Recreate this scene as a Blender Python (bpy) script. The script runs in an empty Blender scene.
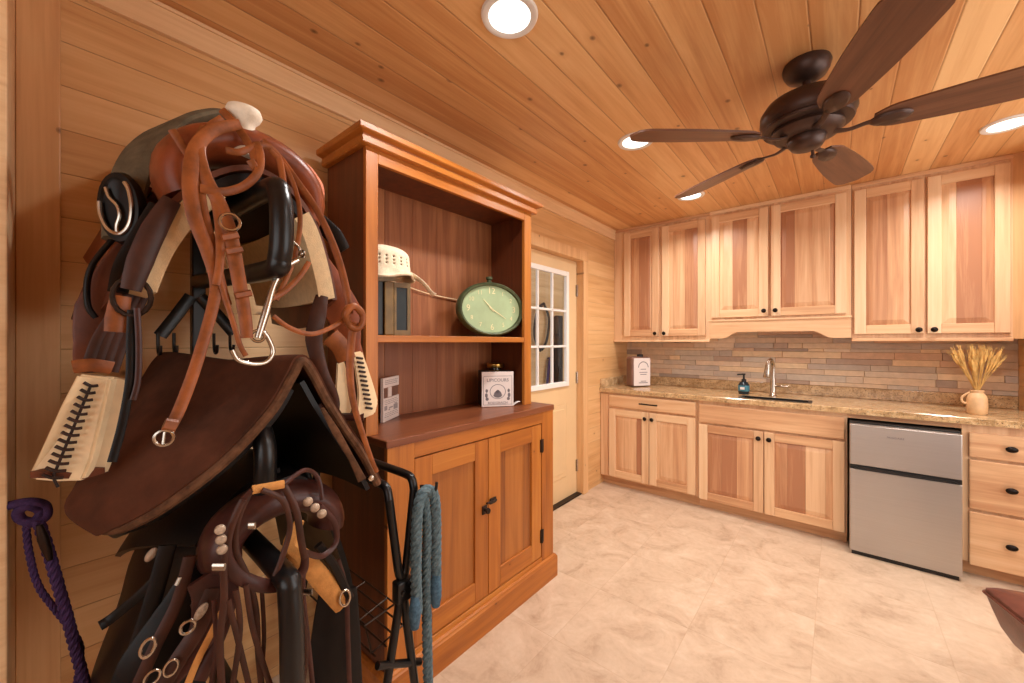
import bpy, bmesh, math, random
from mathutils import Vector, Matrix, noise as mnoise
random.seed(7)
C = bpy.context.scene.collection
PI = math.pi
# ------------------------------------------------------------------ camera model (used to read positions off the photograph)
FPX = 391.4; CAMH = 1.345; YAW = math.radians(39.8)
FW = Vector((-math.sin(YAW), math.cos(YAW), 0)); RT = Vector((math.cos(YAW), math.sin(YAW), 0))
def ray(px, py):
    return FW + RT * ((px - 512) / FPX) + Vector((0, 0, (342 - py) / FPX))
def on(px, py, ax, val):
    d = ray(px, py); o = Vector((0, 0, CAMH)); t = (val - o[ax]) / d[ax]
    return o + d * t
def oX(px, py, X): return on(px, py, 0, X)
def oY(px, py, Y): return on(px, py, 1, Y)
def oZ(px, py, Z): return on(px, py, 2, Z)
def s2l(c): return c / 12.92 if c <= 0.04045 else ((c + 0.055) / 1.055) ** 2.4
def rgb(r, g, b): return (s2l(r / 255), s2l(g / 255), s2l(b / 255), 1)

# ------------------------------------------------------------------ materials
class NT:
    def __init__(s, name):
        s.m = bpy.data.materials.new(name); s.m.use_nodes = True
        s.t = s.m.node_tree; s.t.nodes.clear()
        s.out = s.t.nodes.new('ShaderNodeOutputMaterial')
    def n(s, typ, **kw):
        nd = s.t.nodes.new(typ)
        for k, v in kw.items(): setattr(nd, k, v)
        return nd
    def l(s, a, b): s.t.links.new(a, b)
    def val(s, sock, x):
        if isinstance(x, (int, float)): sock.default_value = x
        elif isinstance(x, (tuple, list)): sock.default_value = x
        else: s.l(x, sock)
    def math(s, op, a, b=0.0, c=0.0, clamp=False):
        nd = s.n('ShaderNodeMath', operation=op); nd.use_clamp = clamp
        s.val(nd.inputs[0], a); s.val(nd.inputs[1], b); s.val(nd.inputs[2], c)
        return nd.outputs[0]
    def comb(s, x, y, z):
        nd = s.n('ShaderNodeCombineXYZ'); s.val(nd.inputs[0], x); s.val(nd.inputs[1], y); s.val(nd.inputs[2], z)
        return nd.outputs[0]
    def ramp(s, fac, stops, interp='LINEAR'):
        nd = s.n('ShaderNodeValToRGB'); cr = nd.color_ramp; cr.interpolation = interp
        while len(cr.elements) < len(stops): cr.elements.new(0.5)
        for e, (p, c) in zip(cr.elements, stops): e.position = p; e.color = c
        s.l(fac, nd.inputs[0]); return nd.outputs[0]
    def mix(s, fac, a, b, mode='MIX'):
        nd = s.n('ShaderNodeMix', data_type='RGBA', blend_type=mode)
        s.val(nd.inputs[0], fac); s.val(nd.inputs[6], a); s.val(nd.inputs[7], b)
        return nd.outputs[2]
    def noise(s, vec, scale, detail=4, rough=0.55, dist=0.0):
        nd = s.n('ShaderNodeTexNoise'); s.l(vec, nd.inputs['Vector'])
        nd.inputs['Scale'].default_value = scale; nd.inputs['Detail'].default_value = detail
        nd.inputs['Roughness'].default_value = rough; nd.inputs['Distortion'].default_value = dist
        return nd.outputs[0]
    def mr(s, x, a, b, c=0.0, d=1.0):
        nd = s.n('ShaderNodeMapRange'); s.val(nd.inputs[0], x)
        for i, v in zip((1, 2, 3, 4), (a, b, c, d)): nd.inputs[i].default_value = v
        return nd.outputs[0]
    def bsdf(s, col, rough=0.5, metal=0.0, bump=None, bstr=0.3, bdist=0.002, spec=0.5, coat=0.0, normal=None):
        p = s.n('ShaderNodeBsdfPrincipled')
        s.val(p.inputs['Base Color'], col); s.val(p.inputs['Roughness'], rough); s.val(p.inputs['Metallic'], metal)
        p.inputs['Specular IOR Level'].default_value = spec; p.inputs['Coat Weight'].default_value = coat
        if bump is not None:
            b = s.n('ShaderNodeBump'); b.inputs['Strength'].default_value = bstr; b.inputs['Distance'].default_value = bdist
            s.l(bump, b.inputs['Height']); s.l(b.outputs[0], p.inputs['Normal'])
        s.l(p.outputs[0], s.out.inputs[0]); s.p = p
        return s.m
    def obj(s):
        tc = s.n('ShaderNodeTexCoord'); return tc.outputs['Object']
    def sep(s, v):
        nd = s.n('ShaderNodeSeparateXYZ'); s.l(v, nd.inputs[0]); return nd.outputs

def plank_mat(name, cols, along, across, width, phase=0.0, seam=0.5, knots=0.6, rough=0.45, tone=0.5, grain=1.0, rnd=False, seamw=0.02, kd=3.0, kr=0.05):
    """boards: cols = light, mid, dark; grain runs on axis `along`, boards repeat on axis `across`"""
    s = NT(name); xyz = s.sep(s.obj())
    third = 3 - along - across
    l, c, d = xyz[along], xyz[across], xyz[third]
    off = 0.0
    if rnd:
        oi = s.n('ShaderNodeObjectInfo'); off = s.math('MULTIPLY', oi.outputs['Random'], 37.0)
    pc = s.math('DIVIDE', s.math('SUBTRACT', c, phase), width)
    idx = s.math('FLOOR', pc); fr = s.math('FRACT', pc)
    wn = s.n('ShaderNodeTexWhiteNoise', noise_dimensions='1D'); s.val(wn.inputs['W'], s.math('ADD', idx, off if rnd else 0.37))
    pr = wn.outputs[0]
    lo = s.math('ADD', l, s.math('ADD', s.math('MULTIPLY', pr, 9.0), off if rnd else 0.0))
    v1 = s.comb(s.math('MULTIPLY', lo, 0.9 * grain), s.math('MULTIPLY', c, 14 * grain), s.math('MULTIPLY', d, 14 * grain))
    g1 = s.noise(v1, 1.6, 5, 0.55, 0.6)
    v2 = s.comb(s.math('MULTIPLY', lo, 3.0 * grain), s.math('MULTIPLY', c, 120 * grain), s.math('MULTIPLY', d, 120 * grain))
    g2 = s.noise(v2, 1.0, 3, 0.6)
    f = s.math('ADD', s.math('ADD', s.math('MULTIPLY', s.math('SUBTRACT', g1, 0.5), 1.1), s.math('MULTIPLY', s.math('SUBTRACT', g2, 0.5), 0.35)),
               s.math('ADD', s.math('MULTIPLY', s.math('SUBTRACT', pr, 0.5), tone), 0.5), clamp=True)
    col = s.ramp(f, [(0.1, cols[0]), (0.5, cols[1]), (0.9, cols[2])])
    if knots > 0:
        vv = s.comb(s.math('MULTIPLY', lo, kd * 0.75), s.math('MULTIPLY', s.math('ADD', c, s.math('MULTIPLY', pr, 5.0)), kd), 0.0)
        vo = s.n('ShaderNodeTexVoronoi', voronoi_dimensions='2D'); s.l(vv, vo.inputs['Vector']); vo.inputs['Scale'].default_value = 1.0
        vsel = s.sep(vo.outputs['Color'])[0]
        sel = s.math('LESS_THAN', vsel, knots)
        size = s.math('MULTIPLY', s.math('ADD', 0.4, vsel), kr)
        k = s.math('SUBTRACT', 1.0, s.math('DIVIDE', vo.outputs['Distance'], size), clamp=True)
        kk = s.math('MULTIPLY', s.math('POWER', k, 0.6), sel, clamp=True)
        halo = s.math('MULTIPLY', s.math('SUBTRACT', 1.0, s.math('DIVIDE', vo.outputs['Distance'], s.math('MULTIPLY', size, 3.2)), clamp=True), s.math('MULTIPLY', sel, 0.45))
        col = s.mix(halo, col, cols[2]); 
        dk = tuple(x * 0.22 for x in cols[2][:3]) + (1,)
        col = s.mix(s.math('MULTIPLY', kk, 0.9), col, dk)
    bump = s.math('MULTIPLY', g2, 0.15)
    if seam > 0:
        e = s.math('MINIMUM', fr, s.math('SUBTRACT', 1.0, fr))
        sm = s.mr(e, 0.0, seamw, 1.0, 0.0)
        dk = tuple(x * 0.35 for x in cols[2][:3]) + (1,)
        col = s.mix(s.math('MULTIPLY', s.mr(e, 0.0, seamw * 0.55, 1.0, 0.0), seam), col, dk)
        bump = s.math('SUBTRACT', bump, s.math('MULTIPLY', sm, 1.0))
        return s.bsdf(col, rough, bump=bump, bstr=0.6, bdist=0.004)
    return s.bsdf(col, rough, bump=bump, bstr=0.2, bdist=0.002)

def plain(name, col, rough=0.5, metal=0.0, nscale=0, nstr=0.15, bstr=0.0, spec=0.5, coat=0.0, var=0.25, bd=0.002):
    s = NT(name)
    if nscale:
        v = s.obj(); nz = s.noise(v, nscale, 5, 0.6)
        a = tuple(x * (1 - var) for x in col[:3]) + (1,); b = tuple(min(1, x * (1 + var)) for x in col[:3]) + (1,)
        c = s.mix(s.mr(nz, 0.34, 0.66), a, b)
        nb = s.noise(v, nscale * 6, 3, 0.6)
        return s.bsdf(c, rough, metal, bump=nb if bstr else None, bstr=bstr, bdist=bd, spec=spec, coat=coat)
    return s.bsdf(col, rough, metal, spec=spec, coat=coat)

M = {}
M['pine_wall'] = plank_mat('pine_wall_boards', [rgb(230, 190, 138), rgb(217, 172, 118), rgb(198, 146, 92)], 1, 2, 0.1285, 1.452 % 0.1285, seam=0.6, knots=0.2, tone=0.3, kd=3.2, kr=0.06)
M['pine_wall_x'] = plank_mat('pine_wall_boards_x', [rgb(230, 190, 138), rgb(217, 172, 118), rgb(198, 146, 92)], 0, 2, 0.1285, 1.452 % 0.1285, seam=0.5, knots=0.12, tone=0.35)
M['pine_ceil'] = plank_mat('pine_ceiling_boards', [rgb(236, 194, 138), rgb(220, 170, 114), rgb(196, 138, 84)], 1, 0, 0.1335, -0.0783, seam=0.55, knots=0.5, tone=0.7, seamw=0.035, kd=4.8, kr=0.08)
M['pine_trim_z'] = plank_mat('pine_trim_upright', [rgb(234, 192, 142), rgb(220, 174, 122), rgb(198, 146, 98)], 2, 1, 3.0, 1.0, seam=0, knots=0.4, tone=0.1, kd=6.5, kr=0.07)
M['pine_trim_y'] = plank_mat('pine_trim_long', [rgb(244, 214, 172), rgb(234, 198, 152), rgb(212, 170, 124)], 1, 2, 3.0, 1.0, seam=0, knots=0.1, tone=0.1, kd=4)
M['door_paint'] = plain('door_tan_paint', rgb(222, 190, 144), 0.45, nscale=3, var=0.04)
M['white_paint'] = plain('white_vinyl', rgb(235, 232, 226), 0.4)
HK = [rgb(240, 204, 160), rgb(224, 178, 130), rgb(196, 140, 96)]
M['hick_frame'] = plank_mat('hickory_frame', [rgb(234, 200, 160), rgb(224, 184, 142), rgb(198, 150, 110)], 2, 0, 0.35, 0.0, seam=0, knots=0, tone=0.5, rnd=True, rough=0.38)
M['hick_frame_x'] = plank_mat('hickory_rail', [rgb(232, 196, 154), rgb(220, 176, 132), rgb(188, 136, 96)], 0, 2, 0.28, 0.0, seam=0, knots=0, tone=0.6, rnd=True, rough=0.38)
M['hick_panel'] = plank_mat('hickory_panel', [rgb(230, 190, 148), rgb(206, 156, 114), rgb(172, 118, 84)], 2, 0, 0.105, 0.03, seam=0.12, knots=0.0, tone=1.0, rnd=True, rough=0.38, seamw=0.01)
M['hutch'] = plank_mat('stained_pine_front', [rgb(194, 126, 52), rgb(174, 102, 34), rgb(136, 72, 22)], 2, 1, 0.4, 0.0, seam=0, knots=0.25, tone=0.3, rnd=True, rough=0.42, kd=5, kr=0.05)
M['hutch_y'] = plank_mat('stained_pine_rail', [rgb(194, 126, 52), rgb(174, 102, 34), rgb(136, 72, 22)], 1, 2, 0.4, 0.0, seam=0, knots=0.25, tone=0.3, rnd=True, rough=0.42, kd=5, kr=0.05)
M['hutch_x'] = plank_mat('stained_pine_side_rail', [rgb(166, 100, 52), rgb(146, 82, 40), rgb(118, 60, 28)], 0, 2, 0.4, 0.0, seam=0, knots=0.1, tone=0.3, rnd=True, rough=0.42)
M['hutch_panel'] = plank_mat('stained_pine_panel', [rgb(178, 112, 50), rgb(156, 92, 36), rgb(120, 64, 24)], 2, 1, 0.14, 0.0, seam=0, knots=0.3, tone=0.5, rnd=True, rough=0.42, kd=4, kr=0.06)
M['hutch_back'] = plank_mat('stained_back_boards', [rgb(200, 142, 98), rgb(174, 112, 68), rgb(138, 80, 44)], 2, 1, 0.16, 0.03, seam=0.35, knots=0.15, tone=0.7, rough=0.5, seamw=0.012)
M['hutch_side_shaded'] = plank_mat('stained_pine_side_shaded', [rgb(128, 70, 36), rgb(108, 54, 26), rgb(80, 38, 18)], 2, 0, 0.18, 0.03, seam=0, knots=0.1, tone=0.4, rough=0.42)  # stain darkened to paint shade into the hutch sides and top board
M['hutch_top'] = plank_mat('stained_pine_top', [rgb(154, 94, 60), rgb(132, 76, 46), rgb(106, 56, 34)], 1, 0, 0.16, 0.0, seam=0, knots=0.1, tone=0.4, rough=0.32)
M['dark_iron'] = plain('aged_dark_iron', rgb(52, 38, 30), 0.45, 0.7, nscale=30)
M['knob'] = plain('oil_rubbed_bronze', rgb(34, 26, 22), 0.35, 0.8)
M['black_plastic'] = plain('black_plastic', rgb(22, 20, 20), 0.4)
M['black_tube'] = plain('black_powder_coat', rgb(20, 19, 20), 0.32, 0.2, nscale=40, var=0.1)
M['fan_bronze'] = plain('fan_bronze', rgb(74, 54, 46), 0.4, 0.55, nscale=12, var=0.15)
M['fan_blade'] = plank_mat('walnut_blade', [rgb(128, 86, 62), rgb(104, 66, 46), rgb(76, 46, 32)], 0, 1, 0.6, 0.3, seam=0, knots=0, tone=0.1, rough=0.42, grain=1.6)
M['nickel'] = plain('brushed_nickel', rgb(190, 180, 168), 0.22, 1.0)
M['bright_metal'] = plain('polished_steel', rgb(196, 188, 176), 0.25, 1.0)
M['brass'] = plain('brass', rgb(214, 170, 92), 0.28, 1.0)
M['silver_concho'] = plain('engraved_silver', rgb(186, 168, 148), 0.42, 0.8, nscale=160, bstr=0.6)

def steel():
    s = NT('brushed_steel'); x = s.sep(s.obj())
    v = s.comb(s.math('MULTIPLY', x[0], 2), x[1], s.math('MULTIPLY', x[2], 260))
    nz = s.noise(v, 2.0, 3)
    c = s.mix(nz, rgb(176, 170, 164), rgb(196, 191, 186))
    return s.bsdf(c, 0.36, 0.85, bump=nz, bstr=0.05, bdist=0.001)
M['steel'] = steel()

def granite():
    s = NT('gold_granite'); v = s.obj()
    a = s.noise(v, 16, 6, 0.65, 0.8); b = s.noise(v, 95, 4, 0.7); d = s.noise(v, 230, 2, 0.5)
    c = s.ramp(a, [(0.3, rgb(150, 116, 76)), (0.5, rgb(196, 160, 114)), (0.68, rgb(222, 192, 148))])
    c = s.mix(s.mr(b, 0.54, 0.66), c, rgb(96, 74, 54))
    c = s.mix(s.math('MULTIPLY', s.mr(d, 0.58, 0.68), 0.7), c, rgb(236, 214, 180))
    return s.bsdf(c, 0.16, spec=0.5)
M['granite'] = granite()

def tile():
    s = NT('travertine_floor_tile'); v = s.obj(); x = s.sep(v)
    W = 0.455
    px = s.math('DIVIDE', s.math('ADD', x[0], 0.085), W); py = s.math('DIVIDE', s.math('SUBTRACT', x[1], 0.12), W)
    fx, fy = s.math('FRACT', px), s.math('FRACT', py)
    ex = s.math('MINIMUM', fx, s.math('SUBTRACT', 1, fx)); ey = s.math('MINIMUM', fy, s.math('SUBTRACT', 1, fy))
    e = s.math('MINIMUM', ex, ey)
    wn = s.n('ShaderNodeTexWhiteNoise', noise_dimensions='2D'); s.l(s.comb(s.math('FLOOR', px), s.math('FLOOR', py), 0), wn.inputs['Vector'])
    sh = s.n('ShaderNodeVectorMath', operation='ADD'); s.l(v, sh.inputs[0]); s.l(s.comb(s.math('MULTIPLY', wn.outputs[0], 8), s.math('MULTIPLY', wn.outputs[0], 3), 0), sh.inputs[1])
    a = s.noise(sh.outputs[0], 5.5, 8, 0.66, 0.9); b = s.noise(sh.outputs[0], 34, 5, 0.6)
    f = s.math('ADD', a, s.math('MULTIPLY', s.math('SUBTRACT', b, 0.5), 0.28))
    c = s.ramp(f, [(0.25, rgb(168, 140, 114)), (0.45, rgb(194, 168, 142)), (0.58, rgb(203, 178, 152)), (0.75, rgb(212, 191, 167))])
    c = s.mix(s.math('MULTIPLY', s.mr(e, 0.003, 0.006, 1, 0), 0.3), c, rgb(176, 146, 118))
    bump = s.math('SUBTRACT', s.math('MULTIPLY', b, 0.2), s.mr(e, 0.0, 0.008, 1, 0))
    return s.bsdf(c, 0.38, bump=bump, bstr=0.25, bdist=0.002, spec=0.4)
M['tile'] = tile()
STONES = [(204, 176, 148), (216, 188, 156), (180, 154, 134), (206, 182, 156), (226, 196, 158), (188, 170, 154), (208, 172, 142), (170, 148, 130), (222, 196, 168), (198, 180, 160)]
def stone(i, c):
    s = NT('ledger_stone_%d' % i); v = s.obj(); a = s.noise(v, 22, 5, 0.65); b = s.noise(v, 140, 4)
    col = rgb(*c); lo = tuple(k * 0.72 for k in col[:3]) + (1,); hi = tuple(min(1, k * 1.25) for k in col[:3]) + (1,)
    return s.bsdf(s.mix(a, lo, hi), 0.6, bump=b, bstr=0.5, bdist=0.003)
STONE_M = [stone(i, c) for i, c in enumerate(STONES)]

def leather(name, c, rough=0.42, var=0.35, bstr=0.25, sc=18, spec=0.3, coat=0.0):
    return plain(name, rgb(*c), rough, nscale=sc, var=var, bstr=bstr, spec=spec, coat=coat, bd=0.0012)
M['tan_leather'] = leather('tan_harness_leather', (142, 80, 40), 0.42)
M['russet'] = leather('russet_saddle_leather', (128, 64, 34), 0.4, sc=10)
M['brown_leather'] = leather('brown_saddle_leather', (98, 52, 32), 0.45, sc=12)
M['dark_leather'] = leather('dark_brown_leather', (64, 35, 24), 0.45, sc=14)
M['maroon_leather'] = leather('maroon_brown_leather', (66, 36, 30), 0.34, sc=14)
M['black_leather'] = leather('black_leather', (17, 12, 11), 0.42, sc=14, spec=0.25)
M['suede'] = leather('dark_suede', (78, 44, 28), 0.85, var=0.42, bstr=0.4, sc=7, spec=0.2)
M['suede_edge'] = leather('suede_edge_band', (92, 62, 42), 0.8, var=0.4, bstr=0.5, sc=40, spec=0.2)
M['felt_grey'] = leather('charcoal_felt', (100, 90, 72), 0.9, var=0.2, bstr=0.5, sc=30, spec=0.15)
M['fleece'] = leather('cream_fleece', (226, 200, 158), 0.95, var=0.08, bstr=1.0, sc=60, spec=0.1)
M['fleece_tan'] = leather('tan_fleece', (190, 134, 76), 0.95, var=0.12, bstr=1.0, sc=60, spec=0.1)
M['rawhide'] = leather('pale_rawhide', (232, 206, 164), 0.5, var=0.08, bstr=0.1, sc=20)
M['lace'] = leather('dark_lacing', (48, 30, 22), 0.6)
M['horn_white'] = leather('white_wrapped_horn', (230, 220, 200), 0.5, var=0.12, bstr=0.6, sc=30)
M['pink'] = leather('pale_pink_leather', (226, 142, 112), 0.6, var=0.1)
M['chair_leather'] = leather('brown_chair_leather', (98, 54, 42), 0.32, var=0.2)
M['blue_rope'] = leather('blue_cotton_rope', (90, 108, 114), 0.9, var=0.35, bstr=0.8, sc=90, spec=0.15)
M['blue_rope_dark'] = leather('blue_rope_whipping', (72, 98, 116), 0.9, var=0.35, bstr=0.8, sc=90, spec=0.15)
M['purple_rope'] = leather('purple_nylon_rope', (66, 46, 86), 0.75, var=0.3, bstr=0.8, sc=120, spec=0.2)
M['lace_white'] = leather('cream_crochet', (240, 224, 194), 0.9, var=0.08, bstr=0.9, sc=110, spec=0.1)
M['paper_white'] = plain('white_card', rgb(226, 214, 208), 0.6)
M['print_soft'] = plain('soft_grey_print', rgb(158, 148, 148), 0.7)
M['print_grey'] = plain('grey_print', rgb(112, 104, 108), 0.7)
M['clock_green'] = plain('aged_green_metal', rgb(74, 82, 52), 0.5, 0.2, nscale=14, var=0.35)
M['clock_face'] = plain('pale_green_dial', rgb(160, 180, 136), 0.5, nscale=9, var=0.1)
M['clock_num'] = plain('cream_numerals', rgb(226, 218, 168), 0.5)
M['teal'] = plain('teal_label', rgb(60, 120, 136), 0.4)
M['soap'] = plain('dark_soap_bottle', rgb(28, 40, 48), 0.25)
M['ceramic'] = plain('tan_ceramic', rgb(214, 174, 128), 0.45, nscale=20, var=0.14)
M['wheat'] = plain('dried_wheat', rgb(204, 162, 92), 0.8, nscale=30, var=0.25)
M['crock_brown'] = plain('brown_crock_side', rgb(122, 88, 74), 0.5, nscale=14, var=0.15)
M['olive_wood'] = plain('olive_gilt_wood', rgb(112, 86, 44), 0.5, nscale=16, var=0.25)
M['dark_glass'] = plain('dark_glass', rgb(26, 27, 24), 0.3, nscale=6, var=0.6, spec=0.25)
M['black_sink'] = plain('black_composite', rgb(18, 16, 16), 0.35)
M['can_white'] = plain('can_light_trim', rgb(226, 222, 216), 0.45)
def emit(name, col, st):
    s = NT(name); e = s.n('ShaderNodeEmission'); e.inputs[0].default_value = col; e.inputs[1].default_value = st
    s.l(e.outputs[0], s.out.inputs[0]); return s.m
M['lamp'] = emit('lamp_lens', (1, 0.95, 0.86, 1), 3.0)
def glass():
    s = NT('window_glass'); t = s.n('ShaderNodeBsdfTransparent'); g = s.n('ShaderNodeBsdfGlossy'); g.inputs['Roughness'].default_value = 0.02
    fr = s.n('ShaderNodeLayerWeight'); fr.inputs[0].default_value = 0.3
    mx = s.n('ShaderNodeMixShader'); s.l(s.math('ADD', s.math('MULTIPLY', s.math('POWER', fr.outputs[1], 4.0), 0.5), 0.04), mx.inputs[0]); s.l(t.outputs[0], mx.inputs[1]); s.l(g.outputs[0], mx.inputs[2])
    s.l(mx.outputs[0], s.out.inputs[0]); return s.m
M['glass'] = glass()
M['jar_glass'] = plain('jar_dark_glass', rgb(40, 24, 16), 0.08)

# ------------------------------------------------------------------ mesh helpers
def smooth_pts(pts, n=6, closed=False):
    P = [Vector(p) for p in pts]; out = []
    N = len(P); rng = N if closed else N - 1
    for i in range(rng):
        if closed: a, b, c, d = P[(i - 1) % N], P[i], P[(i + 1) % N], P[(i + 2) % N]
        else: a, b, c, d = P[max(i - 1, 0)], P[i], P[i + 1], P[min(i + 2, N - 1)]
        for k in range(n):
            t = k / n
            out.append(0.5 * ((2 * b) + (c - a) * t + (2 * a - 5 * b + 4 * c - d) * t * t + (3 * b - a - 3 * c + d) * t ** 3))
    if not closed: out.append(P[-1])
    return out

class MB:
    def __init__(s): s.b = bmesh.new(); s.mats = []
    def _new(s, f0, mi):
        if mi:
            s.b.faces.ensure_lookup_table()
            for f in s.b.faces[f0:]: f.material_index = mi
    def box(s, x0, x1, y0, y1, z0, z1, bev=0.0, mi=0, seg=2, rot=None, piv=None):
        f0 = len(s.b.faces)
        t = bmesh.new()
        vs = [t.verts.new((x, y, z)) for z in (z0, z1) for y in (y0, y1) for x in (x0, x1)]
        for q in ((0, 2, 3, 1), (4, 5, 7, 6), (0, 1, 5, 4), (2, 6, 7, 3), (0, 4, 6, 2), (1, 3, 7, 5)): t.faces.new([vs[i] for i in q])
        if bev: bmesh.ops.bevel(t, geom=t.edges[:], offset=bev, segments=seg, affect='EDGES', profile=0.5)
        if rot is not None:
            bmesh.ops.rotate(t, verts=t.verts[:], cent=piv or ((x0 + x1) / 2, (y0 + y1) / 2, (z0 + z1) / 2), matrix=rot)
        s.merge(t, mi); return s
    def merge(s, t, mi=0, M4=None):
        mp = {}
        for v in t.verts: mp[v.index if False else v] = s.b.verts.new(M4 @ v.co if M4 is not None else v.co)
        for f in t.faces:
            try:
                nf = s.b.faces.new([mp[v] for v in f.verts]); nf.material_index = mi; nf.smooth = f.smooth
            except ValueError: pass
        t.free()
    def quad(s, a, b, c, d, mi=0):
        f = s.b.faces.new([s.b.verts.new(p) for p in (a, b, c, d)]); f.material_index = mi; return s
    def prism(s, poly, axis, a, b, mi=0, bev=0.0):
        """poly: 2D points in the two remaining axes (ordered x<y<z)"""
        t = bmesh.new()
        def mk(p, h):
            if axis == 0: return (h, p[0], p[1])
            if axis == 1: return (p[0], h, p[1])
            return (p[0], p[1], h)
        lo = [t.verts.new(mk(p, a)) for p in poly]; hi = [t.verts.new(mk(p, b)) for p in poly]
        n = len(poly)
        t.faces.new(lo[::-1]); t.faces.new(hi)
        for i in range(n): t.faces.new((lo[i], lo[(i + 1) % n], hi[(i + 1) % n], hi[i]))
        bmesh.ops.recalc_face_normals(t, faces=t.faces[:])
        if bev: bmesh.ops.bevel(t, geom=t.edges[:], offset=bev, segments=2, affect='EDGES', profile=0.5)
        s.merge(t, mi); return s
    def rings(s, rings, closed=False, caps=True, mi=0):
        vr = [[s.b.verts.new(p) for p in r] for r in rings]; n = len(vr[0]); R = len(vr)
        for i in range(R if closed else R - 1):
            A, B = vr[i], vr[(i + 1) % R]
            for k in range(n):
                f = s.b.faces.new((A[k], A[(k + 1) % n], B[(k + 1) % n], B[k])); f.material_index = mi; f.smooth = True
        if caps and not closed:
            for r in (vr[0][::-1], vr[-1]):
                try: f = s.b.faces.new(r); f.material_index = mi
                except ValueError: pass
        return s
    def frames(s, P, closed=False, up=None):
        N = len(P); T = []
        for i in range(N):
            if closed: t = P[(i + 1) % N] - P[i - 1]
            else: t = P[min(i + 1, N - 1)] - P[max(i - 1, 0)]
            T.append(t.normalized() if t.length > 1e-9 else Vector((0, 0, 1)))
        ref = Vector(up) if up is not None else (Vector((0, 0, 1)) if abs(T[0].z) < 0.9 else Vector((1, 0, 0)))
        U = []; u = (ref - T[0] * ref.dot(T[0])).normalized()
        for i in range(N):
            u = u - T[i] * u.dot(T[i]); u.normalize(); U.append(u.copy())
        return T, U
    def tube(s, pts, r, seg=10, closed=False, sm=0, mi=0, twist=None):
        P = smooth_pts(pts, sm, closed) if sm else [Vector(p) for p in pts]
        N = len(P); T, U = s.frames(P, closed); rr = []
        for i in range(N):
            f = i / max(N - 1, 1)
            if isinstance(r, (list, tuple)):
                k = f * (len(r) - 1); j = min(int(k), len(r) - 2); rad = r[j] + (r[j + 1] - r[j]) * (k - j)
            else: rad = r
            V = T[i].cross(U[i])
            rr.append([P[i] + (U[i] * math.cos(2 * PI * k / seg) + V * math.sin(2 * PI * k / seg)) * rad for k in range(seg)])
        return s.rings(rr, closed, True, mi)
    def strap(s, pts, w, th=0.004, wd=None, closed=False, sm=6, mi=0):
        """flat leather strap: wd = direction of its width (vector, or one per point)"""
        P0 = [Vector(p) for p in pts]; P = smooth_pts(P0, sm, closed) if sm else P0
        N = len(P); T, U = s.frames(P, closed)
        if wd is not None and isinstance(wd[0], (list, tuple, Vector)):
            WD = smooth_pts([Vector(x) for x in wd], sm, closed) if sm else [Vector(x) for x in wd]
        elif wd is not None: WD = [Vector(wd)] * N
        else: WD = U
        rr = []
        for i in range(N):
            a = WD[i] - T[i] * WD[i].dot(T[i])
            if a.length < 1e-6: a = U[i]
            a = a.normalized(); n = T[i].cross(a).normalized()
            if isinstance(w, (list, tuple)):
                f = i / (N - 1) * (len(w) - 1); j = min(int(f), len(w) - 2); ww = w[j] + (w[j + 1] - w[j]) * (f - j)
            else: ww = w
            h, q = ww / 2, th / 2; b = min(h * 0.4, q * 0.9)
            rr.append([P[i] + a * x + n * y for x, y in ((-h, -q * .3), (-h + b, -q), (h - b, -q), (h, -q * .3), (h, q * .3), (h - b, q), (-h + b, q), (-h, q * .3))])
        return s.rings(rr, closed, True, mi)
    def lathe(s, prof, c, axis=(0, 0, 1), seg=24, mi=0, sx=1.0, ref=None, sy=1.0):
        A = Vector(axis).normalized(); ref = Vector(ref) if ref is not None else (Vector((1, 0, 0)) if abs(A.x) < 0.9 else Vector((0, 1, 0)))
        u = (ref - A * ref.dot(A)).normalized(); v = A.cross(u); c = Vector(c)
        rr = [[c + A * z + u * (math.cos(2 * PI * k / seg) * max(r, 1e-5) * sx) + v * (math.sin(2 * PI * k / seg) * max(r, 1e-5) * sy) for k in range(seg)] for r, z in prof]
        return s.rings(rr, False, True, mi)
    def ball(s, c, rx, ry=None, rz=None, seg=16, mi=0, rot=None):
        ry = rx if ry is None else ry; rz = rx if rz is None else rz
        t = bmesh.new(); bmesh.ops.create_uvsphere(t, u_segments=seg, v_segments=max(6, seg // 2), radius=1)
        m = Matrix.Translation(Vector(c)) @ (rot.to_4x4() if rot is not None else Matrix.Identity(4)) @ Matrix.Diagonal((rx, ry, rz, 1))
        for f in t.faces: f.smooth = True
        s.merge(t, mi, m); return s
    def grid(s, fn, nu, nv, th=0.0, mi=0, side=1):
        """surface fn(u,v), given thickness th along its normal"""
        P = [[Vector(fn(i / nu, j / nv)) for j in range(nv + 1)] for i in range(nu + 1)]
        if th:
            Nn = []
            for i in range(nu + 1):
                row = []
                for j in range(nv + 1):
                    du = P[min(i + 1, nu)][j] - P[max(i - 1, 0)][j]; dv = P[i][min(j + 1, nv)] - P[i][max(j - 1, 0)]
                    n = du.cross(dv); row.append(n.normalized() * side if n.length > 1e-12 else Vector((0, 0, 1)))
                Nn.append(row)
        A = [[s.b.verts.new(p) for p in r] for r in P]
        for i in range(nu):
            for j in range(nv):
                f = s.b.faces.new((A[i][j], A[i + 1][j], A[i + 1][j + 1], A[i][j + 1])); f.smooth = True; f.material_index = mi
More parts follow.
